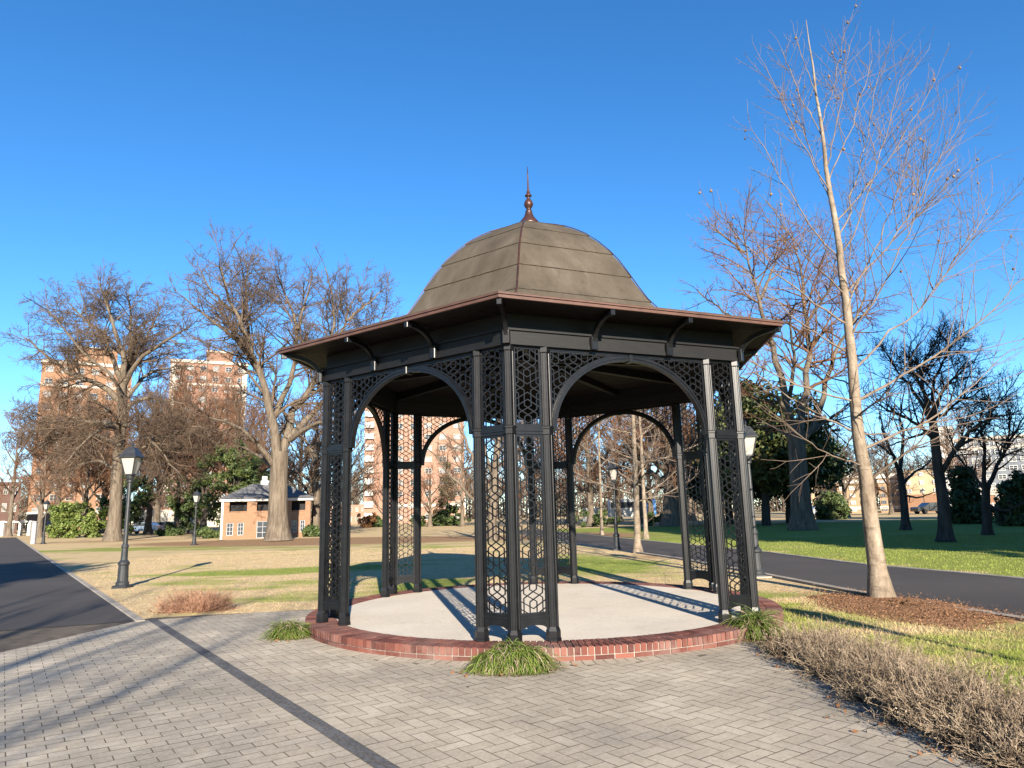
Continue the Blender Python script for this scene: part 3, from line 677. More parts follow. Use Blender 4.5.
# mulch bed
def mound(name, c, rx, ry, h, m, seed, n=56, rings=16, ang=0):
    rng = np.random.default_rng(seed); ph = rng.uniform(0, 6.28, 5); rr = np.linspace(0, 1, rings); V = []; ca, sa = math.cos(ang), math.sin(ang)
    for r in rr:
        for j in range(n):
            a = 2 * math.pi * j / n; w = 1 + .10 * math.sin(2 * a + ph[0]) + .07 * math.sin(3 * a + ph[1]) + .05 * math.sin(5 * a + ph[2]) + .03 * math.sin(9 * a + ph[3])
            x, y = r * w * math.cos(a) * rx, r * w * math.sin(a) * ry
            V.append((c[0] + x * ca - y * sa, c[1] + x * sa + y * ca, .006 + h * (1 - r ** 2) * (1 + .25 * rng.normal()) - (.02 if r == 1 else 0)))
    F = [[i * n + j, i * n + (j + 1) % n, (i + 1) * n + (j + 1) % n, (i + 1) * n + j] for i in range(rings - 1) for j in range(n)]
    return struct(link(name, np_mesh(name, V, F, m, smooth=True)))
mc = (SB[:2] + gp(905, 612)[:2]) / 2; mc = mc + np.array([-.12, -.1])
mound('mulch_bed', mc + [0.05, -.25], .95, 2.0, .07, M['mulch'], 2, ang=.12)
def chips(name, poly_c, sx, sy, n, size, m, seed, z=.02, ang=0, hfun=None):
    rng = np.random.default_rng(seed); x = rng.normal(size=n) * sx; y = rng.normal(size=n) * sy; ca, sa = math.cos(ang), math.sin(ang)
    p = np.stack([poly_c[0] + x * ca - y * sa, poly_c[1] + x * sa + y * ca, z + rng.random(n) * .03], 1)
    nrm = norm(rng.normal(size=(n, 3)) * .6 + [0, 0, 1]); u = norm(np.cross(nrm, rng.normal(size=(n, 3)))); w = np.cross(nrm, u); s = (size * rng.uniform(.5, 1.4, n))[:, None]
    V = np.stack([p - u * s, p - w * s * .5, p + u * s, p + w * s * .5], 1).reshape(-1, 3); return V, np.arange(4 * n).reshape(-1, 4)
v, f = chips('c', mc + [0.05, -.25], .42, .95, 10000, .014, None, 8, .035, .12)
tag(link('mulch_chips', np_mesh('mulch_chips', v, f, M['mulch'])), 'red-brown bark chips scattered round the foot of the sycamore', 'mulch', None, 'stuff')

# ------------------------------------------------------------------ the two big oaks on the left
OAKLV = [dict(dens=1.2, lenf=.45, ang=(32, 75), up=.07, wob=.11, K=8, rf=.6, rend=.022, t0=.22, lmin=.9, lmax=4.2), dict(dens=2.4, lenf=.5, ang=(30, 72), up=.05, wob=.15, K=6, rf=.6, rend=.014, t0=.15, lmin=.5, lmax=2.2), dict(dens=3.2, lenf=.5, ang=(22, 62), up=.05, wob=.16, K=4, rf=.6, rend=.0095, t0=.1, lmin=.3, lmax=1.1)]
def oak(name, label, Y, base, trunk, limbs, lv, mb, mt, seed, group=None, cat='tree'):
    B = at(*base, Y); B[2] = 0; k = mpx(Y); rng = np.random.default_rng(seed)
    T = [([B] + pxl(Y, [p[:2] for p in trunk]), trunk[0][2] * k / 2, trunk[-1][2] * k / 2)]
    L = []
    for pts, w0, w1, dy in limbs:
        n = len(pts); P = resample([at(p[0], p[1], Y + dy * i / max(1, n - 1)) for i, p in enumerate(pts)], 24)[:22]; L.append((P, w0 * k / 2, w1 * k / 2))
    return bare_tree(name, label, cat, B, T, L, lv, mb, mt, seed, group)
Y2 = gp(278, 541)[1]
oak('oak_tree', 'massive bare oak with broad pale trunk standing in front of the small brick pavilion', Y2, (278, 541), [(278, 525, 18.5), (278, 500, 18), (279, 470, 18), (280, 452, 17)], [
    ([(279, 472), (277, 440), (270, 405), (262, 381), (251, 349), (235, 314), (223, 276), (216, 248)], 12, 1.6, -3),
    ([(280, 470), (287, 430), (299, 400), (315, 385), (325, 360), (346, 321), (360, 283)], 11, 1.4, 3),
    ([(272, 420), (284, 398), (295, 365), (298, 325), (284, 293), (272, 262)], 7, 1.2, 3),
    ([(277, 470), (262, 448), (244, 430), (223, 420), (195, 414)], 7, 1.4, -5), ([(276, 472), (263, 458), (252, 452), (236, 444)], 5, 1.2, 4),
    ([(258, 370), (242, 345), (227, 332), (199, 311), (176, 290)], 6, 1.2, -4), ([(298, 330), (306, 300), (314, 268)], 4, 1, 2),
    ([(287, 440), (300, 425), (322, 405), (348, 370), (372, 330), (392, 300)], 8, 1.3, 5), ([(290, 440), (310, 425), (335, 420), (365, 410)], 6, 1.2, -4),
    ([(251, 349), (244, 310), (247, 275), (243, 252)], 4.5, 1, 4), ([(325, 360), (336, 320), (330, 285), (322, 258)], 4.5, 1, -3), ([(235, 314), (210, 290), (196, 262)], 3.5, 1, 2), ([(346, 321), (372, 300), (388, 285)], 3.5, 1, 2)],
    [dict(OAKLV[0], dens=2.2, rf=.45), dict(OAKLV[1], dens=3.8, rend=.011), dict(OAKLV[2], dens=9.0, rend=.008)], M['bark_oak'], M['twig_oak'], 21)
Y1 = gp(113, 541)[1]
LV1 = [dict(OAKLV[0], dens=2.6, up=.03, rf=.45), dict(OAKLV[1], dens=4.2, up=0, rend=.011), dict(OAKLV[2], dens=10.0, up=-.03, rend=.009)]
oak('oak_tree', 'wide spreading bare oak with dark trunk in front of the clipped hedge', Y1, (113, 541), [(114, 525, 12.5), (116, 500, 11.5), (118, 460, 11), (121, 430, 10), (123, 395, 8.5)], [
    ([(123, 400), (124, 359), (112, 320), (103, 295), (95, 272)], 8, 1.4, -2), ([(123, 395), (129, 355), (132, 322), (127, 285)], 7, 1.3, 3), ([(124, 385), (140, 357), (172, 336), (197, 322)], 6, 1.3, -4),
    ([(122, 390), (112, 352), (102, 330), (86, 322), (64, 297)], 6, 1.2, 4), ([(121, 402), (96, 380), (70, 377), (48, 357), (15, 330)], 7, 1.2, -3), ([(119, 425), (85, 420), (52, 424), (12, 416)], 6, 1.2, 2),
    ([(122, 415), (138, 398), (160, 399), (190, 405)], 6, 1.3, 3), ([(119, 460), (138, 450), (162, 439), (190, 426), (215, 430)], 6, 1.3, -4), ([(118, 445), (100, 436), (70, 434), (30, 444)], 5.5, 1.2, 5),
    ([(120, 432), (105, 425), (85, 440), (60, 470)], 4, 1, -7), ([(121, 425), (140, 430), (165, 455), (185, 480)], 4, 1, -6), ([(117, 470), (100, 460), (75, 465), (50, 485)], 4, 1, 3), ([(123, 410), (118, 380), (80, 350), (40, 300)], 5, 1.1, -6),
    ([(124, 400), (150, 370), (180, 365), (215, 370)], 5, 1.1, 6), ([(124, 380), (150, 330), (165, 300)], 4, 1, 5), ([(120, 440), (120, 425), (110, 410), (90, 400)], 4, 1, -8)],
    LV1, M['bark_oak'], M['twig_oak'], 22)

# ------------------------------------------------------------------ generic bare trees (own shape from a few limbs), used for the further ones
def auto_tree(name, label, base, H, spread, tr, mb, mt, seed, group=None, fork=.25, nl=9, lv=None, lean=0., up=.75, cat='tree'):
    rng = np.random.default_rng(seed); B = np.array([base[0], base[1], 0.0]); top = B + [lean, 0, H * .62]
    T = [([B, B + [lean * .3, 0, H * .25], top], tr, tr * .35)]; L = []
    for i in range(nl):
        f = fork + (.62 - fork) * i / max(1, nl - 1); a = B + (top - B) * (f / .62); az = i * 2.4 + rng.uniform(-.4, .4); s = spread * rng.uniform(.7, 1.1) * (1 - .45 * (f - fork) / .5)
        e = np.array([a[0] + s * math.cos(az), a[1] + s * math.sin(az), min(B[2] + H * .93, a[2] + s * up * rng.uniform(.6, 1.3) + .1 * H)])
        m = a * .5 + e * .5 + [0, 0, -.08 * s]; L.append(([a, m, e], tr * .42, tr * .07))
    L.append(([top - [0, 0, .5], top + [0, 0, H * .18], top + [lean * .2, 0, H * .34]], tr * .36, tr * .06))
    return bare_tree(name, label, cat, B, T, L, lv or LVF, mb, mt, seed, group)
LVF = [dict(dens=2.0, lenf=.45, ang=(25, 60), up=.15, wob=.12, K=6, rf=.6, rend=.02, t0=.15, lmin=.8, lmax=3.5), dict(dens=3.6, lenf=.5, ang=(25, 62), up=.08, wob=.14, K=5, rf=.6, rend=.014, t0=.1, lmin=.5, lmax=2.0), dict(dens=7.0, lenf=.55, ang=(25, 60), up=.05, wob=.15, K=3, rf=.6, rend=.013, t0=.1, lmin=.4, lmax=1.2)]
def gpx(px, Y): return at(px, 500, Y)[:2]
def hgt(py, px, Y): return at(px, py, Y)[2]
# right side, mostly in the shade of the evergreens that stand to the right of the photographer
Yr = gp(803, 530)[1]
oak('shade_tree', 'huge dark-trunked bare tree behind the right lawn, rising above the gazebo eave', Yr, (803, 531), [(802, 515, 19), (799, 480, 18), (797, 450, 17), (796, 430, 16)], [
    ([(795, 440), (786, 400), (778, 365), (770, 345), (760, 299), (745, 252), (742, 214)], 10, 1.2, -3), ([(797, 440), (806, 400), (810, 365), (808, 320), (806, 285), (794, 250), (790, 215)], 9, 1.2, 3),
    ([(799, 450), (818, 420), (827, 370), (845, 335), (866, 303), (864, 262)], 8, 1.2, 2), ([(794, 430), (780, 398), (745, 379), (718, 368)], 5.5, 1.1, -4), ([(772, 345), (745, 325), (722, 311), (690, 284)], 4.5, 1, 3),
    ([(789, 400), (795, 360), (788, 320), (800, 290)], 5, 1, -5), ([(760, 299), (775, 265), (780, 225)], 4, 1, 4), ([(800, 440), (835, 415), (858, 395)], 5, 1, 5), ([(745, 252), (722, 235), (708, 222)], 3, 1, 2), ([(808, 320), (830, 290), (838, 250)], 3.5, 1, -3), ([(797, 440), (770, 425), (740, 430)], 5, 1, 5)],
    [dict(OAKLV[0], dens=1.6), dict(OAKLV[1], dens=2.8, rend=.011), dict(OAKLV[2], dens=6.0, rend=.008)], M['bark_oak'], M['twig_brown'], 31)
Yr = gp(945, 542)[1]; sc = .62
LVR = [dict(dens=4.2, lenf=.46, ang=(25, 65), up=.10, wob=.15, K=7, rf=.6, rend=.012, t0=.2, lmin=.5, lmax=2.6), dict(dens=5.6, lenf=.48, ang=(25, 65), up=.05, wob=.16, K=5, rf=.6, rend=.008, t0=.12, lmin=.3, lmax=1.3), dict(dens=13.0, lenf=.5, ang=(25, 62), up=.02, wob=.16, K=4, rf=.6, rend=.006, t0=.1, lmin=.2, lmax=.7)]
oak('shade_tree', 'dark bare tree with a rounded twiggy crown on the right lawn, forking low', Yr, (946, 543), [(945, 530, 12), (943, 498, 10.5), (938, 470, 10), (935, 439, 8.5), (932, 415, 7)], [
    ([(940, 475), (955, 449), (972, 427), (988, 420), (1003, 413), (1026, 416)], 6, 1.4, -2), ([(933, 425), (925, 400), (921, 374), (928, 352), (938, 338)], 5.5, 1, 1.5), ([(932, 418), (942, 392), (953, 378), (980, 356)], 5, 1, -1.5), ([(933, 425), (915, 392), (897, 372), (886, 350)], 5, 1, 2),
    ([(935, 440), (912, 420), (885, 410), (868, 395)], 4.5, 1, -2), ([(932, 415), (934, 380), (948, 350), (960, 332)], 4.5, 1, 2.5), ([(955, 449), (975, 440), (1000, 400), (1012, 385)], 4, 1, 2), ([(933, 430), (905, 440), (880, 450)], 3.5, 1, 2), ([(930, 405), (908, 360), (912, 335)], 3.5, .9, -2.5), ([(934, 420), (962, 400), (995, 385)], 3.5, .9, 3)],
    LVR, M['bark_dark'], M['twig_dark'], 32)
Yr = gp(988, 535)[1]
oak('shade_tree', 'dark bare tree splitting into two upright limbs at the right edge of the lawn', Yr, (988, 536), [(987, 525, 8), (986, 500, 7), (986, 488, 7)], [
    ([(985, 492), (984, 465), (985, 440), (978, 421), (985, 400)], 5, 1.1, -1), ([(987, 492), (995, 470), (1002, 456), (1017, 428), (1035, 405)], 5, 1.1, 1), ([(985, 490), (970, 470), (957, 457), (948, 440)], 3.5, 1, 1.5), ([(987, 505), (1005, 512), (1030, 500)], 3.5, 1, -1.5), ([(1002, 456), (1010, 430), (1008, 405)], 3, .9, -2)],
    LVR, M['bark_dark'], M['twig_dark'], 33)
Yr = gp(906, 530)[1]
oak('shade_tree', 'slim dark bare tree leaning left behind the pale sycamore trunk', Yr, (906, 530), [(905, 515, 7.5), (903, 490, 6.5), (899, 468, 6)], [
    ([(900, 475), (893, 455), (884, 438), (878, 405)], 4.5, 1, -2), ([(902, 485), (912, 474), (928, 464), (938, 450)], 3.5, 1, 2), ([(900, 470), (904, 440), (900, 410), (906, 385)], 4.5, 1, 2), ([(893, 455), (872, 440), (858, 425)], 3, 1, 3), ([(903, 495), (918, 498), (935, 492)], 2.5, .9, -2)],
    [dict(LVR[0], dens=1.2), dict(LVR[1], dens=1.8, rend=.011), dict(LVR[2], dens=2.4, rend=.009)], M['bark_dark'], M['twig_dark'], 34)
# young pale trees seen through the right arch
LVY = [dict(dens=4.0, lenf=.42, ang=(28, 60), up=.12, wob=.1, K=6, rf=.6, rend=.009, t0=.15, lmin=.35, lmax=1.6), dict(dens=7.0, lenf=.45, ang=(25, 60), up=.1, wob=.12, K=4, rf=.65, rend=.0065, t0=.1, lmin=.2, lmax=.9)]
def young(label, px, py, top, w, seed, nl=16, lean=0., mt='twig_pale', sp=2.6):
    B = gp(px, py); Yy = B[1]; k = mpx(Yy); H = hgt(top, px, Yy); rng = np.random.default_rng(seed)
    T = [([B, B + [lean * .4, 0, H * .45], B + [lean, .1, H]], w * k / 2, w * k * .10)]; L = []
    for i in range(nl):
        f = .22 + .74 * i / nl; a = B + [lean * f, .05, H * f]; az = i * 2.4 + rng.uniform(-.5, .5); s = sp * (1.15 - f) * rng.uniform(.8, 1.2)
        e = a + [s * math.cos(az), s * math.sin(az), s * rng.uniform(.25, .7)]; L.append(([a, a * .5 + e * .5 + [0, 0, -.06 * s], e], w * k * .10, .009))
    return bare_tree('young_tree', label, 'tree', B, T, L, LVY, M['bark_pale'], M[mt], seed)
young('slender pale tree beside the lamp, framed by the right arch of the gazebo', 638, 553, 330, 7.0, 41, 22, .2)
young('thin pale tree across the road, just right of the tree in the arch', 646, 539, 345, 4.4, 42, 18, .1)
young('thinnest pale pole-like tree across the road, left inside the right arch', 602, 535, 350, 3.0, 43, 16, .2, sp=2.2)
Ys = gp(490, 541)[1]
oak('leaning_tree', 'pale-limbed bare tree with low slanting limbs behind the front pier of the gazebo', Ys, (491, 541), [(492, 525, 9), (493, 505, 9), (494, 480, 8), (497, 450, 7), (499, 420, 6)], [
    ([(492, 515), (474, 500), (455, 480), (438, 460), (425, 445)], 5, 1.2, -2), ([(493, 495), (474, 460), (460, 430), (452, 400)], 5.5, 1.2, 2), ([(495, 475), (510, 450), (525, 420), (535, 380)], 4, 1, 2), ([(499, 425), (502, 380), (495, 340)], 4.5, 1, -1), ([(494, 480), (482, 440), (480, 400), (470, 370)], 4, 1, 3), ([(497, 450), (515, 440), (540, 430)], 3, 1, -3)],
    [dict(OAKLV[0], dens=1.0), dict(OAKLV[1], dens=1.6), dict(OAKLV[2], dens=2.5)], M['bark_oak'], M['twig_oak'], 44)
# brown twiggy trees filling the middle distance
far_specs = [
 ('russet bare tree in front of the left brick tower, left of the hedge', 42, 84, 395, 4.2, .34, 'twig_brown', .12), ('brown twiggy tree between the two brick towers on the left', 150, 84, 365, 6.5, .38, 'twig_brown', .18),
 ('brown twiggy tree in front of the right-hand brick tower beside the pavilion', 205, 78, 385, 6.0, .36, 'twig_brown', .15), ('bare tree leaning beside the right end of the brick pavilion', 316, 62, 405, 4.5, .40, 'twig_oak', .2),
 ('grey bare tree seen beyond the lawn just left of the left arch', 345, 82, 400, 5.0, .3, 'twig_oak', .2), ('brown bare tree before the brick tower seen in the left arch', 430, 88, 470, 3.4, .26, 'twig_brown', .15),
 ('brown bare tree seen through the lattice left of the right arch', 545, 82, 385, 6.0, .36, 'twig_brown', .12), ('brown bare tree left behind the lamp in the right arch', 590, 70, 380, 5.8, .34, 'twig_brown', .12), ('broad brown bare tree straight behind the young tree in the right arch', 640, 74, 365, 6.5, .45, 'twig_brown', .15),
 ('brown bare tree with thick trunk at the right side of the right arch', 672, 62, 385, 6.0, .85, 'twig_brown', .2), ('dark bare tree between the right pier and the evergreens', 718, 70, 395, 5.5, .45, 'twig_dark', .15), ('bare tree behind the sycamore among the pale apartment blocks', 845, 80, 420, 4.5, .3, 'twig_oak', .15)]
for i, (lab, px, Yy, top, sp, tr_, mt, fk) in enumerate(far_specs):
    g = gpx(px, Yy); auto_tree('bare_tree', lab, g, hgt(top, px, Yy), sp, tr_, M['bark_oak'] if mt != 'twig_dark' else M['bark_dark'], M[mt], 60 + i, 'bare trees beyond the lawn', fk, 11)
src = [o for o in COL.objects if o.type == 'EMPTY' and o.name.startswith('bare_tree')]
for i, (lab, px, Yy, k_, sc_) in enumerate([('bare tree with bushy crown far left behind the grey post', 12, 96, 0, 1.0), ('twiggy bare tree straight above the clipped hedge', 86, 96, 2, 1.05), ('bare tree with low crown just left of the dark evergreen by the lamp', 178, 92, 1, .95), ('bare tree directly behind the cupola of the pavilion', 262, 88, 2, 1.1), ('bare tree behind the right pavilion corner shrub', 300, 78, 1, .85),
        ('bare tree before the right corner of the tower in the left arch', 462, 84, 4, .8), ('bare tree seen low between the posts of the front pier', 518, 74, 7, .9), ('bare tree filling the left edge of the right arch', 570, 90, 8, 1.1), ('bare tree behind the lamp and blue bus', 618, 92, 6, 1.15), ('bare tree between the two pale trunks in the right arch', 650, 92, 7, 1.2), ('bare tree behind the right rear pier', 690, 84, 8, 1.0), ('bare tree behind the dark evergreens right of the gazebo', 745, 90, 7, 1.1),
        ('bare tree between the thick trunk and the small green evergreen', 818, 96, 6, .8), ('bare tree behind the slim leaning tree', 890, 92, 7, .8), ('bare tree in front of the white hospital wing', 955, 84, 6, .8)]):
    o = copy_tree(src[k_ % len(src)]); g = gpx(px, Yy); o.location = (*g, 0); o.rotation_euler = (0, 0, 1.1 + 1.7 * i); o.scale = (sc_,) * 3; o['label'] = lab
for i, (lab, px, Yy, k_, sc_) in enumerate([('russet bare tree veiling the left corner of the left brick tower', 58, 104, 1, 1.25), ('russet bare tree veiling the right corner of the left brick tower', 104, 104, 2, 1.3), ('russet bare tree just left of the right brick tower', 158, 100, 2, 1.25), ('russet bare tree in front of the middle of the right brick tower', 200, 100, 1, 1.3), ('russet bare tree at the right corner of the right brick tower', 236, 96, 2, 1.3), ('russet bare tree right of the tower in the left arch', 478, 98, 5, 1.2), ('russet bare tree before the left wing of the tower in the arch', 385, 100, 5, 1.0)]):
    o = copy_tree(src[k_ % len(src)]); g = gpx(px, Yy); o.location = (*g, 0); o.rotation_euler = (0, 0, .5 + 1.3 * i); o.scale = (sc_,) * 3; o['label'] = lab
auto_tree('bare_tree', 'taller bare tree far behind the viewpoint, its sparse twigs softly shading the left paving', (.8, -26), 14.5, 5.0, .22, M['bark_dark'], M['twig_dark'], 92, 'bare trees behind the viewpoint', .25, 12, [dict(dens=.5, lenf=.4, ang=(20, 50), up=.25, wob=.1, K=6, rf=.7, rend=.016, t0=.2, lmin=.8, lmax=2.8), dict(dens=.7, lenf=.4, ang=(20, 50), up=.2, wob=.1, K=4, rf=.7, rend=.01, t0=.2, lmin=.4, lmax=1.2)], .2, 1.2)
# a bare tree behind the photographer whose limbs shade the paving on the left
auto_tree('bare_tree', 'bare upright tree behind the viewpoint, its limbs casting streaky shadows on the paving', (-2.9, -11.5), 9.6, 4.2, .2, M['bark_dark'], M['twig_dark'], 91, 'bare trees behind the viewpoint', .22, 16, [dict(dens=.8, lenf=.4, ang=(20, 45), up=.3, wob=.1, K=6, rf=.7, rend=.014, t0=.2, lmin=.5, lmax=2.2), dict(dens=1.0, lenf=.4, ang=(20, 50), up=.2, wob=.1, K=4, rf=.7, rend=.008, t0=.2, lmin=.3, lmax=1.0)], .2, 1.5)

# ------------------------------------------------------------------ evergreens
ev = [('big dark evergreen with bronzed top standing right of the gazebo eave', 764, 56, 385, 4.8, 488, 'autumn_evergreen', 70), ('dark evergreen with two low crowns beside the thick shaded trunk', 788, 62, 432, 4.4, 490, 'evergreen', 50), ('low dark evergreen glimpsed behind the right pier', 728, 64, 436, 4.6, 492, 'evergreen', 50)]
for i, (lab, px, Yy, top, rx, bot, mt, n) in enumerate(ev):
    g = gpx(px, Yy); leafy('evergreen_tree', lab, 'tree', (*g, 0), rx, rx, hgt(bot, px, Yy), hgt(top, px, Yy), M[mt], 100 + i, n * 2, 190, .20, 'egg', (.8, 1.5), .38, group='evergreens beyond the right lawn')
for i, (lab, px, Yy, top, rx, bot, n) in enumerate([('narrow dark evergreen behind the low-forking shade tree', 966, 48, 452, 1.3, 518, 26), ('dark conical evergreen at the right edge of the picture', 1022, 42, 466, 1.5, 522, 26), ('small green evergreen before the tan apartment block', 829, 72, 492, 1.7, 528, 22), ('dark evergreen behind the left oak beside the pavilion', 232, 72, 440, 3.8, 525, 46), ('tall dark evergreen left of the pavilion behind the lamp', 190, 82, 470, 3.2, 528, 30), ('dark evergreen between the left oak trunk and the hedge', 128, 80, 470, 2.6, 532, 30), ('dark green cone-shaped evergreen before the brick tower in the left arch', 447, 96, 462, 2.2, 524, 26), ('small clipped green cone left inside the left arch', 376, 96, 515, 1.3, 530, 16)]):
    g = gpx(px, Yy); leafy('evergreen_tree', lab, 'tree', (*g, 0), rx, rx, max(.05, hgt(bot, px, Yy)), hgt(top, px, Yy), M['evergreen'] if i < 2 else M['bush'], 110 + i, n * 2, 150, .14, 'cone' if i in (0, 1, 6, 7) else 'egg', (.4, .8), .15)
# evergreens outside the picture, to the right of and behind the photographer: they throw the long shade
for i, (x, y, H, rx) in enumerate([(22.8, 1.0, 21, 4.6), (30, 3, 23, 5), (36, 0, 22, 5), (44, 4, 23, 5.2), (53, 6, 22, 5.5), (62, 10, 22, 5.5), (23.2, 13, 21, 4.6), (31.5, 16, 23, 5.2), (40, 15, 22, 5.2), (50, 19, 22, 5.5)]):
    leafy('magnolia_tree', ['nearest tall magnolia right of the viewpoint shading the lawn', 'second tall magnolia to the right of the viewpoint', 'third tall magnolia in the row right of the viewpoint', 'fourth tall magnolia in the row right of the viewpoint', 'fifth tall magnolia in the row right of the viewpoint', 'farthest tall magnolia in the row right of the viewpoint', 'nearest magnolia in the back row right of the viewpoint', 'second magnolia in the back row right of the viewpoint', 'third magnolia in the back row right of the viewpoint', 'farthest magnolia in the back row right of the viewpoint'][i], 'tree', (x, y, 0), rx, rx, 2.5, H, M['evergreen'], 130 + i, 150, 120, .36, 'egg', (1.2, 2.0), .45, group='magnolias to the right of the viewpoint')
leafy('magnolia_tree', 'broad magnolia behind the viewpoint shading the asphalt path', 'tree', (-10.2, -14, 0), 4.9, 4.9, 3.0, 15.5, M['evergreen'], 140, 85, 110, .32, 'egg', (1.1, 1.8), .4, group='magnolias behind the viewpoint')
leafy('clipped_hedge', 'tall clipped green hedge left of the dark oak trunk', 'hedge', (*gpx(78, 76), 0), 2.9, 1.0, .1, 3.5, M['hedge'], 150, 80, 130, .14, 'box', (.35, .6), 0)
for i, (lab, px, Yy, rx, h, mt) in enumerate([('low green shrub left of the brick pavilion', 231, 57, 1.0, .8, 'bush'), ('low green shrub beside the far lamp', 208, 60, 1.0, .7, 'bush'), ('low green shrub near the parked cars', 172, 74, 1.3, .8, 'bush'), ('russet bush left inside the left arch', 367, 94, 1.6, 1.9, 'russet_leaf'), ('rounded dark shrub below the brick tower', 425, 92, 1.7, 1.4, 'bush'), ('rounded dark shrub right of the first under the brick tower', 441, 92, 1.6, 1.3, 'bush'), ('rounded dark shrub at the right corner of the brick tower', 457, 92, 1.7, 1.5, 'bush'), ('low shrub at the right end of the pavilion', 314, 57, .8, .7, 'bush'), ('dark shrub mass across the road in the right arch', 595, 66, 2.4, 1.4, 'bush'), ('dark shrub mass across the road behind the thin tree', 664, 64, 2.4, 1.3, 'bush')]):
    leafy('shrub', lab, 'shrub', (*gpx(px, Yy), 0), rx, rx * .8, .05, h, M[mt], 160 + i, 18, 90, .12, 'egg', (.3, .5), 0)
# far-off wood along the horizon
rng = np.random.default_rng(77); parts = []
n = 1500; xx = rng.uniform(-330, 240, n); yy = rng.uniform(165, 250, n); P0 = np.stack([xx, yy, np.zeros(n)], 1); Hh = rng.uniform(6, 14, n)
Pt = P0[:, None, :] + np.linspace(0, 1, 5)[None, :, None] * np.stack([rng.normal(size=n) * .4, rng.normal(size=n) * .4, Hh], 1)[:, None, :]
Rt = .2 * (1 - .85 * np.linspace(0, 1, 5))[None] * np.ones((n, 1)); parts.append(tubes(Pt, Rt, 4))
Pq, Rq = grow(Pt, Rt, rng, 2.2, .4, (25, 60), .2, .12, 4, .5, .05, .2, 1.2, 4.5); parts.append(tubes(Pq, Rq, 3)); Pq, Rq = grow(Pq, Rq, rng, 1.3, .5, (25, 60), .1, .12, 3, .6, .035, .2, .8, 2.5); parts.append(tubes(Pq, Rq, 3))
v, f = join(parts); m = 900; cl = np.stack([rng.uniform(-330, 240, m), rng.uniform(160, 240, m), rng.uniform(.6, 4.0, m), rng.uniform(1.6, 3.2, m)], 1); v2, f2_ = leaf_cloud(cl, rng, 45, .42); v2[:, 2] = np.maximum(v2[:, 2], .05)
mi_ = np.r_[np.zeros(len(f), int), np.ones(len(f2_), int)]; v, f = join([(v, f), (v2, f2_)]); tag(link('far_wood', np_mesh('far_wood', v, f, [M['twig_oak'], M['thicket']], mi_)), 'distant bare wood along the horizon between the buildings', 'wood', None, 'stuff')

# ------------------------------------------------------------------ grasses, clumps and dry shrubs near the paving
def blades(n, rx, ry, L, w, rng, h=.26, lift=.9):
    """a mound of arching strap leaves, each rooted on or inside the mound"""
    a = rng.uniform(0, 2 * math.pi, n); r = np.sqrt(rng.random(n)); dm = np.sqrt(np.maximum(0, 1 - r ** 2))
    p = np.stack([r * np.cos(a) * rx, r * np.sin(a) * ry, h * dm * rng.random(n) ** .35], 1)
    oa = a + rng.normal(size=n) * 1.5; out = np.stack([np.cos(oa), np.sin(oa), np.zeros(n)], 1); K = 6; Ln = L * rng.uniform(.5, 1.15, n)
    d = norm(out * (.35 + .6 * r)[:, None] + np.stack([0 * a, 0 * a, lift * rng.uniform(.3, 1.2, n)], 1)); Q = np.empty((n, K, 3)); Q[:, 0] = p
    for j in range(1, K):
        d = norm(d + np.array([0, 0, -.36]) + out * .08 + rng.normal(size=(n, 3)) * .09); Q[:, j] = Q[:, j - 1] + d * (Ln / (K - 1))[:, None]
    Q[:, :, 2] = np.maximum(Q[:, :, 2], .008 + .012 * rng.random((n, 1)))
    side = norm(np.cross(out, [0, 0, 1.]) + rng.normal(size=(n, 3)) * .35); ww = (w * np.array([.8, 1, 1, .85, .55, .08]))[None, :, None]
    V = np.stack([Q - side[:, None] * ww, Q + side[:, None] * ww], 2).reshape(-1, 3); ix = np.arange(n * K * 2).reshape(n, K, 2)
    return V, np.stack([ix[:, :-1, 0], ix[:, :-1, 1], ix[:, 1:, 1], ix[:, 1:, 0]], -1).reshape(-1, 4)
def tuft(label, c, rx, ry, L, n, seed, h=.26, lift=.9):
    rng = np.random.default_rng(seed); t = thing('grass_clump', label, 'grass clump', (c[0], c[1], .008), 0)
    parts = []
    for q in range(4):                               # a few overlapping mounds of unequal height
        aq = q * 1.7 + seed; v, f = blades(n // 4, rx * .72, ry * .75, L * rng.uniform(.8, 1.2), .0042, rng, h * rng.uniform(.75, 1.1), lift); parts.append((v + [rx * .38 * math.cos(aq), ry * .35 * math.sin(aq), 0], f))
    V, F = join(parts); mi_ = np.repeat((rng.random(len(F) // 5) < .2).astype(int), 5); link('foliage', np_mesh('foliage', V, F, [M['blade'], M['twig_dry']], mi_), t)
    rx2, ry2 = rx * 1.15, ry * 1.15
    v, f = chips('c', (0, 0), rx2 * .55, ry2 * .55, 260, .022, None, seed + 1, .004); link('leaf_litter', np_mesh('leaf_litter', v, f, M['leaf_litter']), t)['kind'] = 'stuff'
    return t
c1 = (gp(512, 674)[:2] + np.array([0, .12])); tuft('bright green grass clump at the foot of the front pier', c1, .34, .19, .22, 4200, 201, .24, .5)
c2 = gp(285, 640)[:2]; tuft('smaller green grass clump on orange leaves at the left edge of the plinth', c2 + [.02, .12], .2, .16, .30, 1500, 202, .16, 1.2)
c3 = gp(755, 640)[:2]; tuft('upright green grass clump at the right edge of the plinth beside the dry shrubs', c3 + [.03, .08], .15, .2, .34, 1300, 203, .26, 1.2)
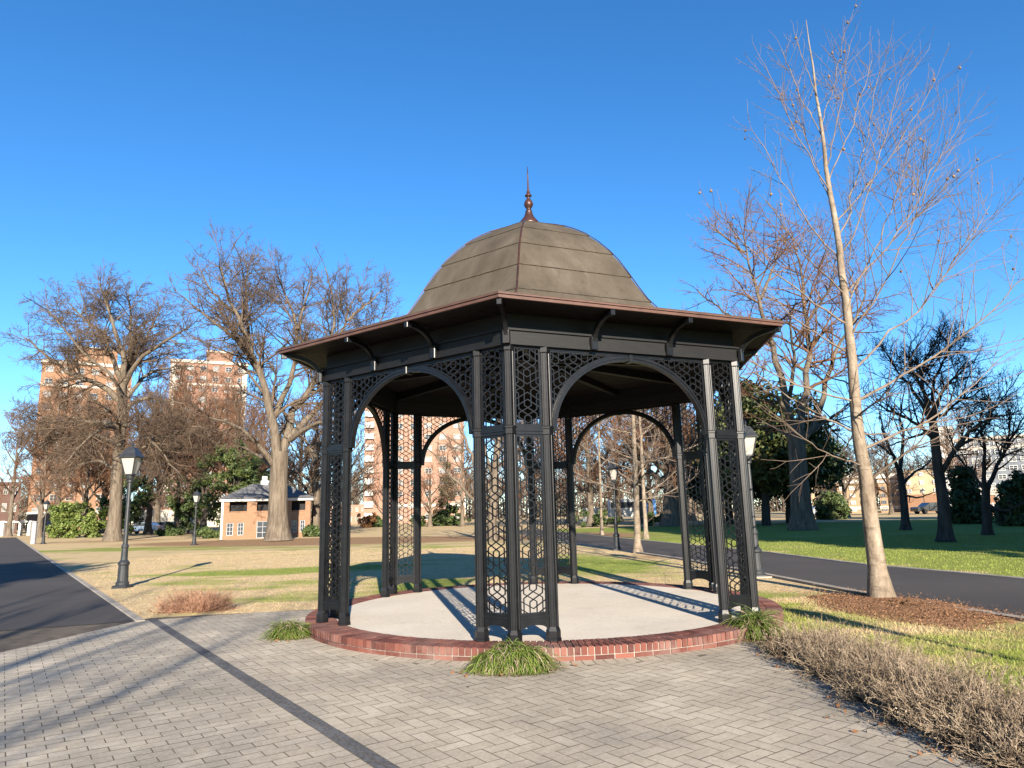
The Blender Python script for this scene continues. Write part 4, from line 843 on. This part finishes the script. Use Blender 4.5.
def dry_shrub(label, c, rx, ry, h, n, seed, m='twig_dry', rz=0):
    rng = np.random.default_rng(seed); t = thing('dry_shrub', label, 'shrub', (c[0], c[1], .006), rz, None)
    a = rng.uniform(0, 2 * math.pi, n); r = np.sqrt(rng.random(n)); dome = np.sqrt(np.maximum(0, 1 - (r * .92) ** 2))
    p = np.stack([r * np.cos(a) * rx * .8, r * np.sin(a) * ry * .8, np.zeros(n)], 1); out = np.stack([np.cos(a) * r * rx * .3, np.sin(a) * r * ry * .3, h * dome * rng.uniform(.3, 1.05, n)], 1)
    K = 5; Q = p[:, None] + np.linspace(0, 1, K)[None, :, None] * out[:, None] + np.cumsum(rng.normal(size=(n, K, 3)) * .034, axis=1) * np.linspace(0, 1, K)[None, :, None]
    Rr = np.linspace(.0038, .0018, K)[None] * np.ones((n, 1)); Q[:, :, 2] = np.maximum(Q[:, :, 2], .0)
    parts = [tubes(Q, Rr, 3)]
    Q2, R2 = grow(Q, Rr, rng, 28, .28, (25, 85), .12, .30, 4, .8, .0016, .35, .04, .16, cap=14); parts.append(tubes(Q2, R2, 3))
    v, f = join(parts); link('stems', np_mesh('stems', v, f, M[m]), t)
    # small withered leaves and flower heads on the twig ends
    e = Q2[:, -1]; e = e[rng.random(len(e)) < .3]; nn = len(e); nr = norm(rng.normal(size=(nn, 3))); u = norm(np.cross(nr, rng.normal(size=(nn, 3)))); w = np.cross(nr, u); s = (.008 * rng.uniform(.5, 1.5, nn))[:, None]
    V = np.stack([e - u * s, e - w * s * .6, e + u * s, e + w * s * .6], 1).reshape(-1, 3); link('withered_leaves', np_mesh('withered_leaves', V, np.arange(nn * 4).reshape(-1, 4), M[m]), t)
    v, f = chips('c', (-rx * .35, 0), rx * .5, ry * .6, 160, .022, None, seed + 5, .003); link('leaf_litter', np_mesh('leaf_litter', v, f, M['leaf_litter']), t)['kind'] = 'stuff'
    return t
HS = [('dry grey-brown shrub nearest the gazebo in the row along the paving', 790, 660, .42, .40, .23), ('second dry shrub of the row, counted from the gazebo', 832, 678, .50, .40, .28), ('third dry shrub of the row, with orange leaves at its foot', 880, 705, .50, .46, .26), ('fourth dry shrub of the row, below the mulch bed', 930, 730, .52, .38, .31), ('fifth dry shrub of the row, close to the lower right corner', 985, 757, .48, .38, .24), ('last dry shrub of the row, cut by the right picture edge', 1040, 778, .5, .4, .23)]
for i, (lab, px, py, rx, ry, h) in enumerate(HS):
    c = gp(px, py)[:2] + np.array([.30, .12]); dry_shrub(lab, c, rx, ry, h, 900, 300 + i)
c = gp(192, 612)[:2]; dry_shrub('low reddish dried shrub at the corner of the straw lawn and paving', c + [0, .1], .62, .3, .34, 700, 320, 'twig_red')

# lawn blades near the viewer: straw and green, coloured by the same ground cover
def scatter_blades(name, label, n, xr, yr, test, h, w, seed):
    rng = np.random.default_rng(seed); y = yr[0] + (yr[1] - yr[0]) * rng.random(n) ** 1.6; x = rng.uniform(xr[0], xr[1], n); k = test(x, y); x, y = x[k], y[k]; m = len(x)
    hh = h * rng.uniform(.5, 1.4, m); a = rng.uniform(0, 6.28, m); u = np.stack([np.cos(a), np.sin(a), np.zeros(m)], 1) * w; ln = rng.normal(size=(m, 2)) * .6
    p = np.stack([x, y, np.full(m, .0)], 1); tip = p + np.stack([ln[:, 0] * hh, ln[:, 1] * hh, hh], 1)
    V = np.stack([p - u, p + u, tip], 1).reshape(-1, 3); g, l = ground_attr(np.repeat(x, 3), np.repeat(y, 3))
    tag(link(name, np_mesh(name, V, np.arange(3 * m).reshape(-1, 3), M['lawn'], attrs={'green': ('POINT', g), 'litter': ('POINT', l)})), label, 'grass', None, 'stuff')
def inpoly(x, y):
    k = np.ones(x.shape, bool)
    for a, n_ in EDG: k &= ((x - a[0]) * n_[0] + (y - a[1]) * n_[1]) > 0
    return k
lp = lambda x, y: ((x - e0[0]) * nl[0] + (y - e0[1]) * nl[1]) < -.18
lawn_ok = lambda x, y: lp(x, y) & ~inpoly(x, y) & (np.hypot(x - GAZ[0], y - GAZ[1]) > 3.5) & (x < np.interp(y, RN[:, 1], RN[:, 0]) - .15)
scatter_blades('lawn_grass', 'short straw-coloured winter grass with green patches across the park lawn', 220000, (-16, 7), (4, 34), lawn_ok, .014, .004, 401)
scatter_blades('verge_grass', 'short bright green grass along the far side of the park road', 60000, (7, 24), (9, 34), lambda x, y: x > np.interp(y, RF[:, 1], RF[:, 0]) + .15, .035, .007, 402)
scatter_blades('border_grass', 'short green and straw-coloured grass between the dry shrubs and the mulch', 45000, (2.9, 7), (3.5, 12), lambda x, y: lawn_ok(x, y), .04, .0035, 403)
v, f = chips('c', gp(885, 688)[:2], .24, 1.6, 240, .017, None, 410, .012, .1); tag(link('fallen_leaves', np_mesh('fallen_leaves', v, f, M['leaf_litter'])), 'orange fallen leaves scattered among the dry shrubs', 'leaves', None, 'stuff')

# ------------------------------------------------------------------ lamps
def lamp_full(label, loc, group='park lamps'):
    t = thing('street_lamp', label, 'lamp', loc, 0, group)
    b = MB(); b.cbox(-.17, .17, -.17, .17, 0, .07, .02); b.lathe([(.145, .07), (.145, .13), (.12, .16), (.11, .52), (.13, .55), (.13, .59), (.078, .65), (.068, .92), (.082, .94), (.082, .97), (.058, 1.03)], 16); b.build('base', M['lamp_iron'], t)
    b = MB(); b.lathe([(.054, 1.02), (.048, 1.9), (.04, 2.48), (.07, 2.50), (.07, 2.54), (.09, 2.58), (.10, 2.65), (.085, 2.68)], 14); b.build('pole', M['lamp_iron'], t)
    z0, z1, h0, h1 = 2.68, 3.08, .095, .175
    b = MB()
    for sx, sy in ((1, 1), (1, -1), (-1, -1), (-1, 1)): b.bar((sx * h0, sy * h0, z0), (sx * h1, sy * h1, z1), .022, .022, (1, 0, 0))
    b.box(-h0 - .012, h0 + .012, -h0 - .012, h0 + .012, z0 - .02, z0 + .012)
    fr = b.build('lantern_frame', M['lamp_iron'], t)
    b = MB(); e = .012; b.rings([[(-h0 + e, -h0 + e, z0 + .013), (h0 - e, -h0 + e, z0 + .013), (h0 - e, h0 - e, z0 + .013), (-h0 + e, h0 - e, z0 + .013)], [(-h1 + e, -h1 + e, z1 - .002), (h1 - e, -h1 + e, z1 - .002), (h1 - e, h1 - e, z1 - .002), (-h1 + e, h1 - e, z1 - .002)]], caps=(True, False)); b.build('lantern_glass', M['lampglass'], fr)
    b = MB(); sq = lambda r, z: [(-r, -r, z), (r, -r, z), (r, r, z), (-r, r, z)]
    b.rings([sq(.205, 3.08), sq(.21, 3.11), sq(.165, 3.18), (sq(.115, 3.28)), sq(.085, 3.335), sq(.06, 3.34)]); b.lathe([(.05, 3.33), (.03, 3.38), (.045, 3.41), (.012, 3.48)], 10); b.build('lantern_roof', M['lamp_iron'], t)
    return t
# lamps: one prototype, then copies with labels of their own
LP = [('black lantern lamp on the straw lawn beside the asphalt path, nearest on the left', gp(122, 588)), ('black lantern lamp far down the asphalt path beside the grey post', gp(43, 544)), ('black lantern lamp on the far lawn left of the brick pavilion', gp(194, 545)), ('black lantern lamp by the road, framed in the right arch', gp(617, 550.5)), ('black lantern lamp half hidden behind the right pier of the gazebo', gp(758, 577)), ('small black lantern lamp in the shade before the thick trunk', np.array([*gpx(795, 58), 0])), ('black lantern lamp right of the viewpoint whose thin shadow crosses the right lawn', np.array([6.0, 1.7, 0])), ('tiny lantern lamp before the orange building on the right', np.array([*gpx(924, 100), 0]))]
proto = lamp_full(LP[0][0], LP[0][1])
for lab, loc in LP[1:]:
    o = copy_tree(proto); o.location = loc; o['label'] = lab
b = MB(); b.box(-.25, .25, -.25, .25, 0, .03); 
pc = gp(758, 577); struct(b.build('lamp_pad', M['kerb'], None, (pc[0], pc[1], -.002)))

# ------------------------------------------------------------------ buildings
def window_mesh(w, h, frame, glass, div=(2, 2), fw=.09, d=.1):
    b = MB(); b.cur = 0
    b.box(-w / 2, w / 2, -d, 0, -h / 2, -h / 2 + fw); b.box(-w / 2, w / 2, -d, 0, h / 2 - fw, h / 2); b.box(-w / 2, -w / 2 + fw, -d, 0, -h / 2 + fw, h / 2 - fw); b.box(w / 2 - fw, w / 2, -d, 0, -h / 2 + fw, h / 2 - fw)
    for i in range(1, div[0]): x = -w / 2 + w * i / div[0]; b.box(x - fw / 3, x + fw / 3, -d * .8, 0, -h / 2 + fw, h / 2 - fw)
    for i in range(1, div[1]): z = -h / 2 + h * i / div[1]; b.box(-w / 2 + fw, w / 2 - fw, -d * .75, 0, z - fw / 3, z + fw / 3)
    b.cur = 1; b.add([(-w / 2 + fw, -d * .4, -h / 2 + fw), (w / 2 - fw, -d * .4, -h / 2 + fw), (w / 2 - fw, -d * .4, h / 2 - fw), (-w / 2 + fw, -d * .4, h / 2 - fw)], [(0, 1, 2, 3)])
    return b.mesh('window', [frame, glass])
def tower(name, label, x0, x1, Y, top, depth, wall, floors, bays, rz=0., trim=True, penthouse=None, ww=.5, frame='window_frame', glass='glass', cat='building', side=0, groundh=0., corners=None, wh=.5):
    xl = at(x0, 500, Y)[0]; xr = at(x1, 500, Y)[0]; H = hgt(top, (x0 + x1) / 2, Y); cx = (xl + xr) / 2; rz = rz - math.atan2(cx, Y); w = (xr - xl) * math.cos(rz)
    t = thing(name, label, cat, (cx, Y, 0), rz); b = MB(); b.box(-w / 2, w / 2, 0, depth, -.1, H); b.build('wall', wall, t)
    b = MB(); b.box(-w / 2 - .25, w / 2 + .25, -.25, depth + .25, H + .003, H + .7)
    if trim: b.build('parapet', M['limestone'], t)
    if trim:
        for z in (H * .86, groundh if groundh else H * .1):
            b = MB(); b.box(-w / 2 - .12, w / 2 + .12, -.12, depth + .12, z, z + .5); b.build('stone_band', M['limestone'], t)
    if groundh:
        b = MB(); b.box(-w / 2 - .06, w / 2 + .06, -.06, depth + .06, -.05, groundh - .01); b.build('ground_storey', M['limestone'], t)
    if penthouse:
        a, c, h = penthouse; b = MB(); b.box(-w / 2 + a * w, -w / 2 + c * w, depth * .2, depth * .8, H + .705, H + h); p = b.build('penthouse', wall, t)
        b = MB(); b.box(-w / 2 + a * w - .15, -w / 2 + c * w + .15, depth * .2 - .15, depth * .8 + .15, H + h + .002, H + h + .45); b.build('penthouse_cap', M['limestone'], p)
    fh = (H - groundh) / floors; bw = w / bays; me = window_mesh(bw * ww, fh * wh, M[frame], M[glass], (2, 2), .12, .12); me2 = window_mesh(bw * ww, fh * wh, M[frame], M['blind'], (2, 2), .12, .12)
    rr = random.Random(len(label))
    for i in range(floors):
        for j in range(bays):
            link('window', me if rr.random() < .6 else me2, t, (-w / 2 + (j + .5) * bw, -.004, groundh + (i + .52) * fh))
    if side:
        nb = max(1, int(depth / bw)); db = depth / nb
        for i in range(floors):
            for j in range(nb):
                if len([c for c in t.children if c.name.startswith('window')]) >= 100: break
                link('window', me if rr.random() < .6 else me2, t, (side * (w / 2 + .004), (j + .5) * db, groundh + (i + .52) * fh), side * math.pi / 2)
    return t, w, H
t1, w1, H1 = tower('apartment_tower', 'tall red brick apartment tower with stone bands behind the left oak', 30, 124, 150, 366, 9, M['bw_orange'], 13, 6, 0., penthouse=(.34, .82, 4.2))
t2, w2, H2 = tower('apartment_tower', 'red brick apartment tower with pale corner strips left of the pavilion', 163, 242, 160, 364, 8, M['bw_red'], 13, 6, 0., penthouse=(.45, .8, 3.2), groundh=5.5)
for sx in (-1, 1):
    b = MB(); x = sx * (w2 / 2 - .5); b.box(x - .55, x + .55, -.08, .0, 6.2, H2 * .99); b.build('corner_strip', M['limestone'], t2)
t3, w3, H3 = tower('apartment_tower', 'pinkish brick apartment tower seen through the left arch of the gazebo', 392, 465, 130, 366, 10, M['bw_pink'], 14, 5, 0.)
b = MB(); b.box(-w3 / 2 - 5.2, -w3 / 2 - .01, 1.2, 14, -.1, H3 - 1); b.build('wing', M['bw_pink'], t3)
for i in range(14):
    b = MB(); z = (i + .45) * H3 / 14; b.box(-w3 / 2 - 5.0, -w3 / 2 - 3.4, .6, 1.19, z, z + H3 / 28); b.build('balcony', M['white'], t3)
tower('brick_building', 'low dark brick building at the left edge of the picture', -30, 20, 120, 482, 14, M['bw_shaded'], 3, 5, 0., trim=False)
tower('brick_building', 'low brick annex with pale arcaded ground floor below the middle left tower', 138, 196, 118, 492, 12, M['bw_red'], 2, 7, 0., trim=False, groundh=3.4, ww=.55)
tower('brick_building', 'low brick building beyond the lawn left of the tower in the arch', 330, 366, 140, 505, 10, M['bw_pink'], 2, 6, 0., trim=False)
tower('hospital_block', 'large grey glass hospital block with white roof band at the right edge', 962, 1075, 150, 438, 20, M['grey_panel'], 8, 9, 0., ww=.7, frame='white', wh=.6)
b = tower('hospital_block', 'tall white hospital wing left of the grey glass block', 946, 962, 152, 430, 18, M['white'], 9, 2, 0., ww=.4, frame='white')
tower('apartment_block', 'pale cream apartment block with balconies right of the thick shaded trunk', 806, 838, 118, 474, 14, M['cream'], 5, 4, 0., ww=.5, frame='white')
tower('apartment_block', 'tan apartment block left of the sycamore trunk', 838, 868, 112, 478, 14, M['tan'], 5, 3, 0., ww=.5, frame='white')
tower('apartment_block', 'tan and grey apartment block right of the sycamore trunk', 880, 904, 112, 478, 14, M['tan'], 5, 3, 0., ww=.62, frame='grey_panel')
t5, w5, H5 = tower('apartment_block', 'cream building with orange brick lower storeys behind the slim leaning tree', 904, 944, 108, 470, 14, M['cream'], 5, 3, 0., trim=False, ww=.3, frame='white')
b = MB(); b.box(-w5 / 2 - .05, w5 / 2 + .05, -.14, 1, -.1, H5 * .42); b.build('brick_base', M['bw_orange'], t5)
tower('low_building', 'low red and white building under the grey hospital block', 984, 1030, 105, 492, 10, M['bw_orange'], 2, 5, 0., trim=True, ww=.4, frame='white')
tower('white_house', 'small white house across the road at the left side of the right arch', 582, 600, 100, 508, 7, M['white'], 2, 3, 0., trim=False, ww=.35, frame='white')

# brick pavilion behind the oak
Yp = gp(266, 539.0)[1] + 3; pl_ = at(222.5, 520, Yp)[0]; pr_ = at(311, 520, Yp)[0]; pvr = -math.atan2((pl_ + pr_) / 2, Yp); pw = (pr_ - pl_) * math.cos(pvr); ph = hgt(501, 266, Yp); kk = mpx(Yp)
pv = thing('brick_pavilion', 'small two-storey orange brick pavilion with dark hipped roof behind the big oak', 'pavilion', ((pl_ + pr_) / 2, Yp, 0), pvr)
u = lambda px: (px - 266.7) * kk * math.cos(pvr)
zz = lambda py: hgt(py, 266, Yp)
ops = [(230, 247, 501.5, 512), (256.5, 270, 501.5, 512), (291, 305, 501.5, 512), (228, 234.5, 522, 534.5), (238.5, 244.5, 522, 534.5), (257, 269, 521, 538), (291.5, 297, 521, 533), (300, 305, 521, 533)]
b = MB(); d_ = 4.6; xsn = sorted(set([-pw / 2, pw / 2] + [u(o[i]) for o in ops for i in (0, 1)])); zsn = sorted(set([0, ph] + [min(ph - .02, max(0.0, zz(o[i]))) for o in ops for i in (2, 3)]))
for i in range(len(xsn) - 1):                        # wall built round its openings
    for j in range(len(zsn) - 1):
        mx, mz = (xsn[i] + xsn[i + 1]) / 2, (zsn[j] + zsn[j + 1]) / 2
        if any(u(o[0]) < mx < u(o[1]) and min(zz(o[2]), zz(o[3])) < mz < max(zz(o[2]), zz(o[3])) for o in ops): continue
        b.box(xsn[i], xsn[i + 1], 0, .25, zsn[j], zsn[j + 1])
b.box(-pw / 2, -pw / 2 + .25, .251, d_, 0, ph); b.box(pw / 2 - .25, pw / 2, .251, d_, 0, ph); b.box(-pw / 2 + .251, pw / 2 - .251, d_ - .25, d_, 0, ph)
b.build('wall', M['bw_orange'], pv)
b = MB(); b.box(-pw / 2 + .26, pw / 2 - .26, .6, .7, 0, ph - .01); b.build('shade_backing', M['dark'], pv)  # near-black sheet whose colour stands in for the shade inside the pavilion
for o in ops[3:]:
    w_, h_ = u(o[1]) - u(o[0]), zz(o[2]) - zz(o[3]); link('door' if o[0] == 257 else 'window', window_mesh(w_ - .01, h_ - .01, M['galv'], M['glass'], (2, 3), .05, .06), pv, ((u(o[0]) + u(o[1])) / 2, .12, (zz(o[2]) + zz(o[3])) / 2))
for o in ops[:3]:
    b = MB(); b.box(u(o[0]), u(o[1]), .1, .15, zz(o[3]) + .02, zz(o[3]) + .1); b.build('railing', M['bw_orange'], pv)
b = MB(); b.box(-pw / 2 - .18, pw / 2 + .18, -.18, d_ + .18, ph + .003, ph + .22); b.build('cornice', M['white'], pv)
b = MB(); rz_ = hgt(483.5, 266, Yp + 2); e_ = .32
b.rings([[(-pw / 2 - e_, -e_, ph + .224), (pw / 2 + e_, -e_, ph + .224), (pw / 2 + e_, d_ + e_, ph + .224), (-pw / 2 - e_, d_ + e_, ph + .224)], [(-1.2, d_ / 2 - .05, rz_), (1.2, d_ / 2 - .05, rz_), (1.2, d_ / 2 + .05, rz_), (-1.2, d_ / 2 + .05, rz_)]]); rf_ = b.build('roof', M['slate'], pv)
b = MB(); x = u(263); b.box(x - .3, x + .3, d_ / 2 - .3, d_ / 2 + .3, rz_ - .15, rz_ + .25); b.box(x - .2, x + .2, d_ / 2 - .2, d_ / 2 + .2, rz_ + .251, rz_ + .6); b.build('cupola', M['white'], rf_)
b = MB(); b.box(-pw / 2 - .06, -pw / 2 + .1, -.06, -.002, 0, ph); b.build('corner_board', M['white'], pv)
# ------------------------------------------------------------------ small far things
def car(label, px, Y, paint, rz=0., L=4.4):
    g = gpx(px, Y); t = thing('parked_car', label, 'car', (*g, 0), rz, 'cars parked beyond the lawn'); b = MB()
    prof = [(-L / 2, .35), (-L / 2, .75), (-L / 2 + .15, .9), (-L / 2 + 1.0, .95), (-L / 2 + 1.6, 1.42), (L / 2 - 1.2, 1.45), (L / 2 - .55, 1.0), (L / 2 - .05, .92), (L / 2, .6), (L / 2, .35)]
    b.prism(prof[::-1], -.88, .88); b.build('body', paint, t)
    b = MB(); gl = [(-L / 2 + 1.12, .97), (-L / 2 + 1.65, 1.36), (L / 2 - 1.25, 1.38), (L / 2 - .68, 1.0)]; b.prism(gl[::-1], -.885, .885); b.build('windows', M['glass'], t)
    for sx in (-1, 1):
        for sy in (-1, 1):
            b = MB(); b.rings([[(sx * L * .31 + .32 * math.cos(a), sy * .86 + dy, .32 + .32 * math.sin(a)) for a in np.linspace(0, 6.283, 17)[:-1]] for dy in (-.1, .1)]); b.build('wheel', M['rubber'], t)
    return t
car('blue-grey car parked behind the left oak trunk', 146, 92, carpaint('blue_grey_car', (.18, .24, .32))); car('dark car parked in front of the arcaded annex', 166, 96, carpaint('dark_car', (.03, .03, .035))); car('silver car parked beyond the lawn left of the sycamore', 818, 88, carpaint('silver_car', (.4, .41, .42)))
car('black car parked before the orange brick building', 930, 90, carpaint('black_car', (.02, .02, .022)))
# blue and white bus / van beyond the trees in the right arch
g = gpx(631, 105); t = thing('parked_bus', 'blue and white bus standing beyond the trees in the right arch', 'bus', (*g, 0)); b = MB(); b.cbox(-3.4, 3.4, -1.2, 1.2, .45, 3.0, .15); b.build('body', M['white'], t)
b = MB(); b.box(.6, 3.41, -1.225, -1.201, .6, 2.9); b.build('blue_panel', M['blue'], t)
b = MB(); b.box(-3.2, .4, -1.22, -1.202, 1.75, 2.6); b.build('windows', M['glass'], t)
for sx in (-2.1, 2.1):
    b = MB(); b.rings([[(sx + .45 * math.cos(a), -1.1 + dy, .45 + .45 * math.sin(a)) for a in np.linspace(0, 6.283, 17)[:-1]] for dy in (-.12, .12)]); b.build('wheel', M['rubber'], t)
# white pergola on the far left, grey post, white fence on the far right
pb = gpx(19, 100); t = thing('white_pergola', 'white open pergola with square posts at the far end of the asphalt path', 'pergola', (*pb, 0))
for i in range(4):
    b = MB(); x = -1.9 + i * 1.27; b.cbox(x - .2, x + .2, -.2, .2, 0, 1.85, .02); b.build('post', M['white'], t)
b = MB(); b.box(-2.3, 2.3, -.3, .3, 1.853, 2.05); b.build('beam', M['white'], t)
p = gp(33, 544); b = MB(); b.cbox(-.17, .17, -.12, .12, 0, 1.7, .03); b.cbox(-.19, .19, -.14, .14, 1.701, 1.78, .02); tag(b.build('utility_post', M['galv'], None, (p[0], p[1], 0)), 'plain grey metal post left of the far path lamp', 'post')
fb = gpx(985, 92); t = thing('white_fence', 'low white picket fence under the hospital block at the far right', 'fence', (*fb, 0)); b = MB()
for i in range(30): b.box(-4.5 + i * .3, -4.38 + i * .3, -.02, .02, .05, 1.2)
b.build('pickets', M['white'], t); b = MB(); b.box(-4.6, 4.6, .021, .06, .9, 1.0); b.box(-4.6, 4.6, .021, .06, .3, .4); b.build('rail', M['white'], t)
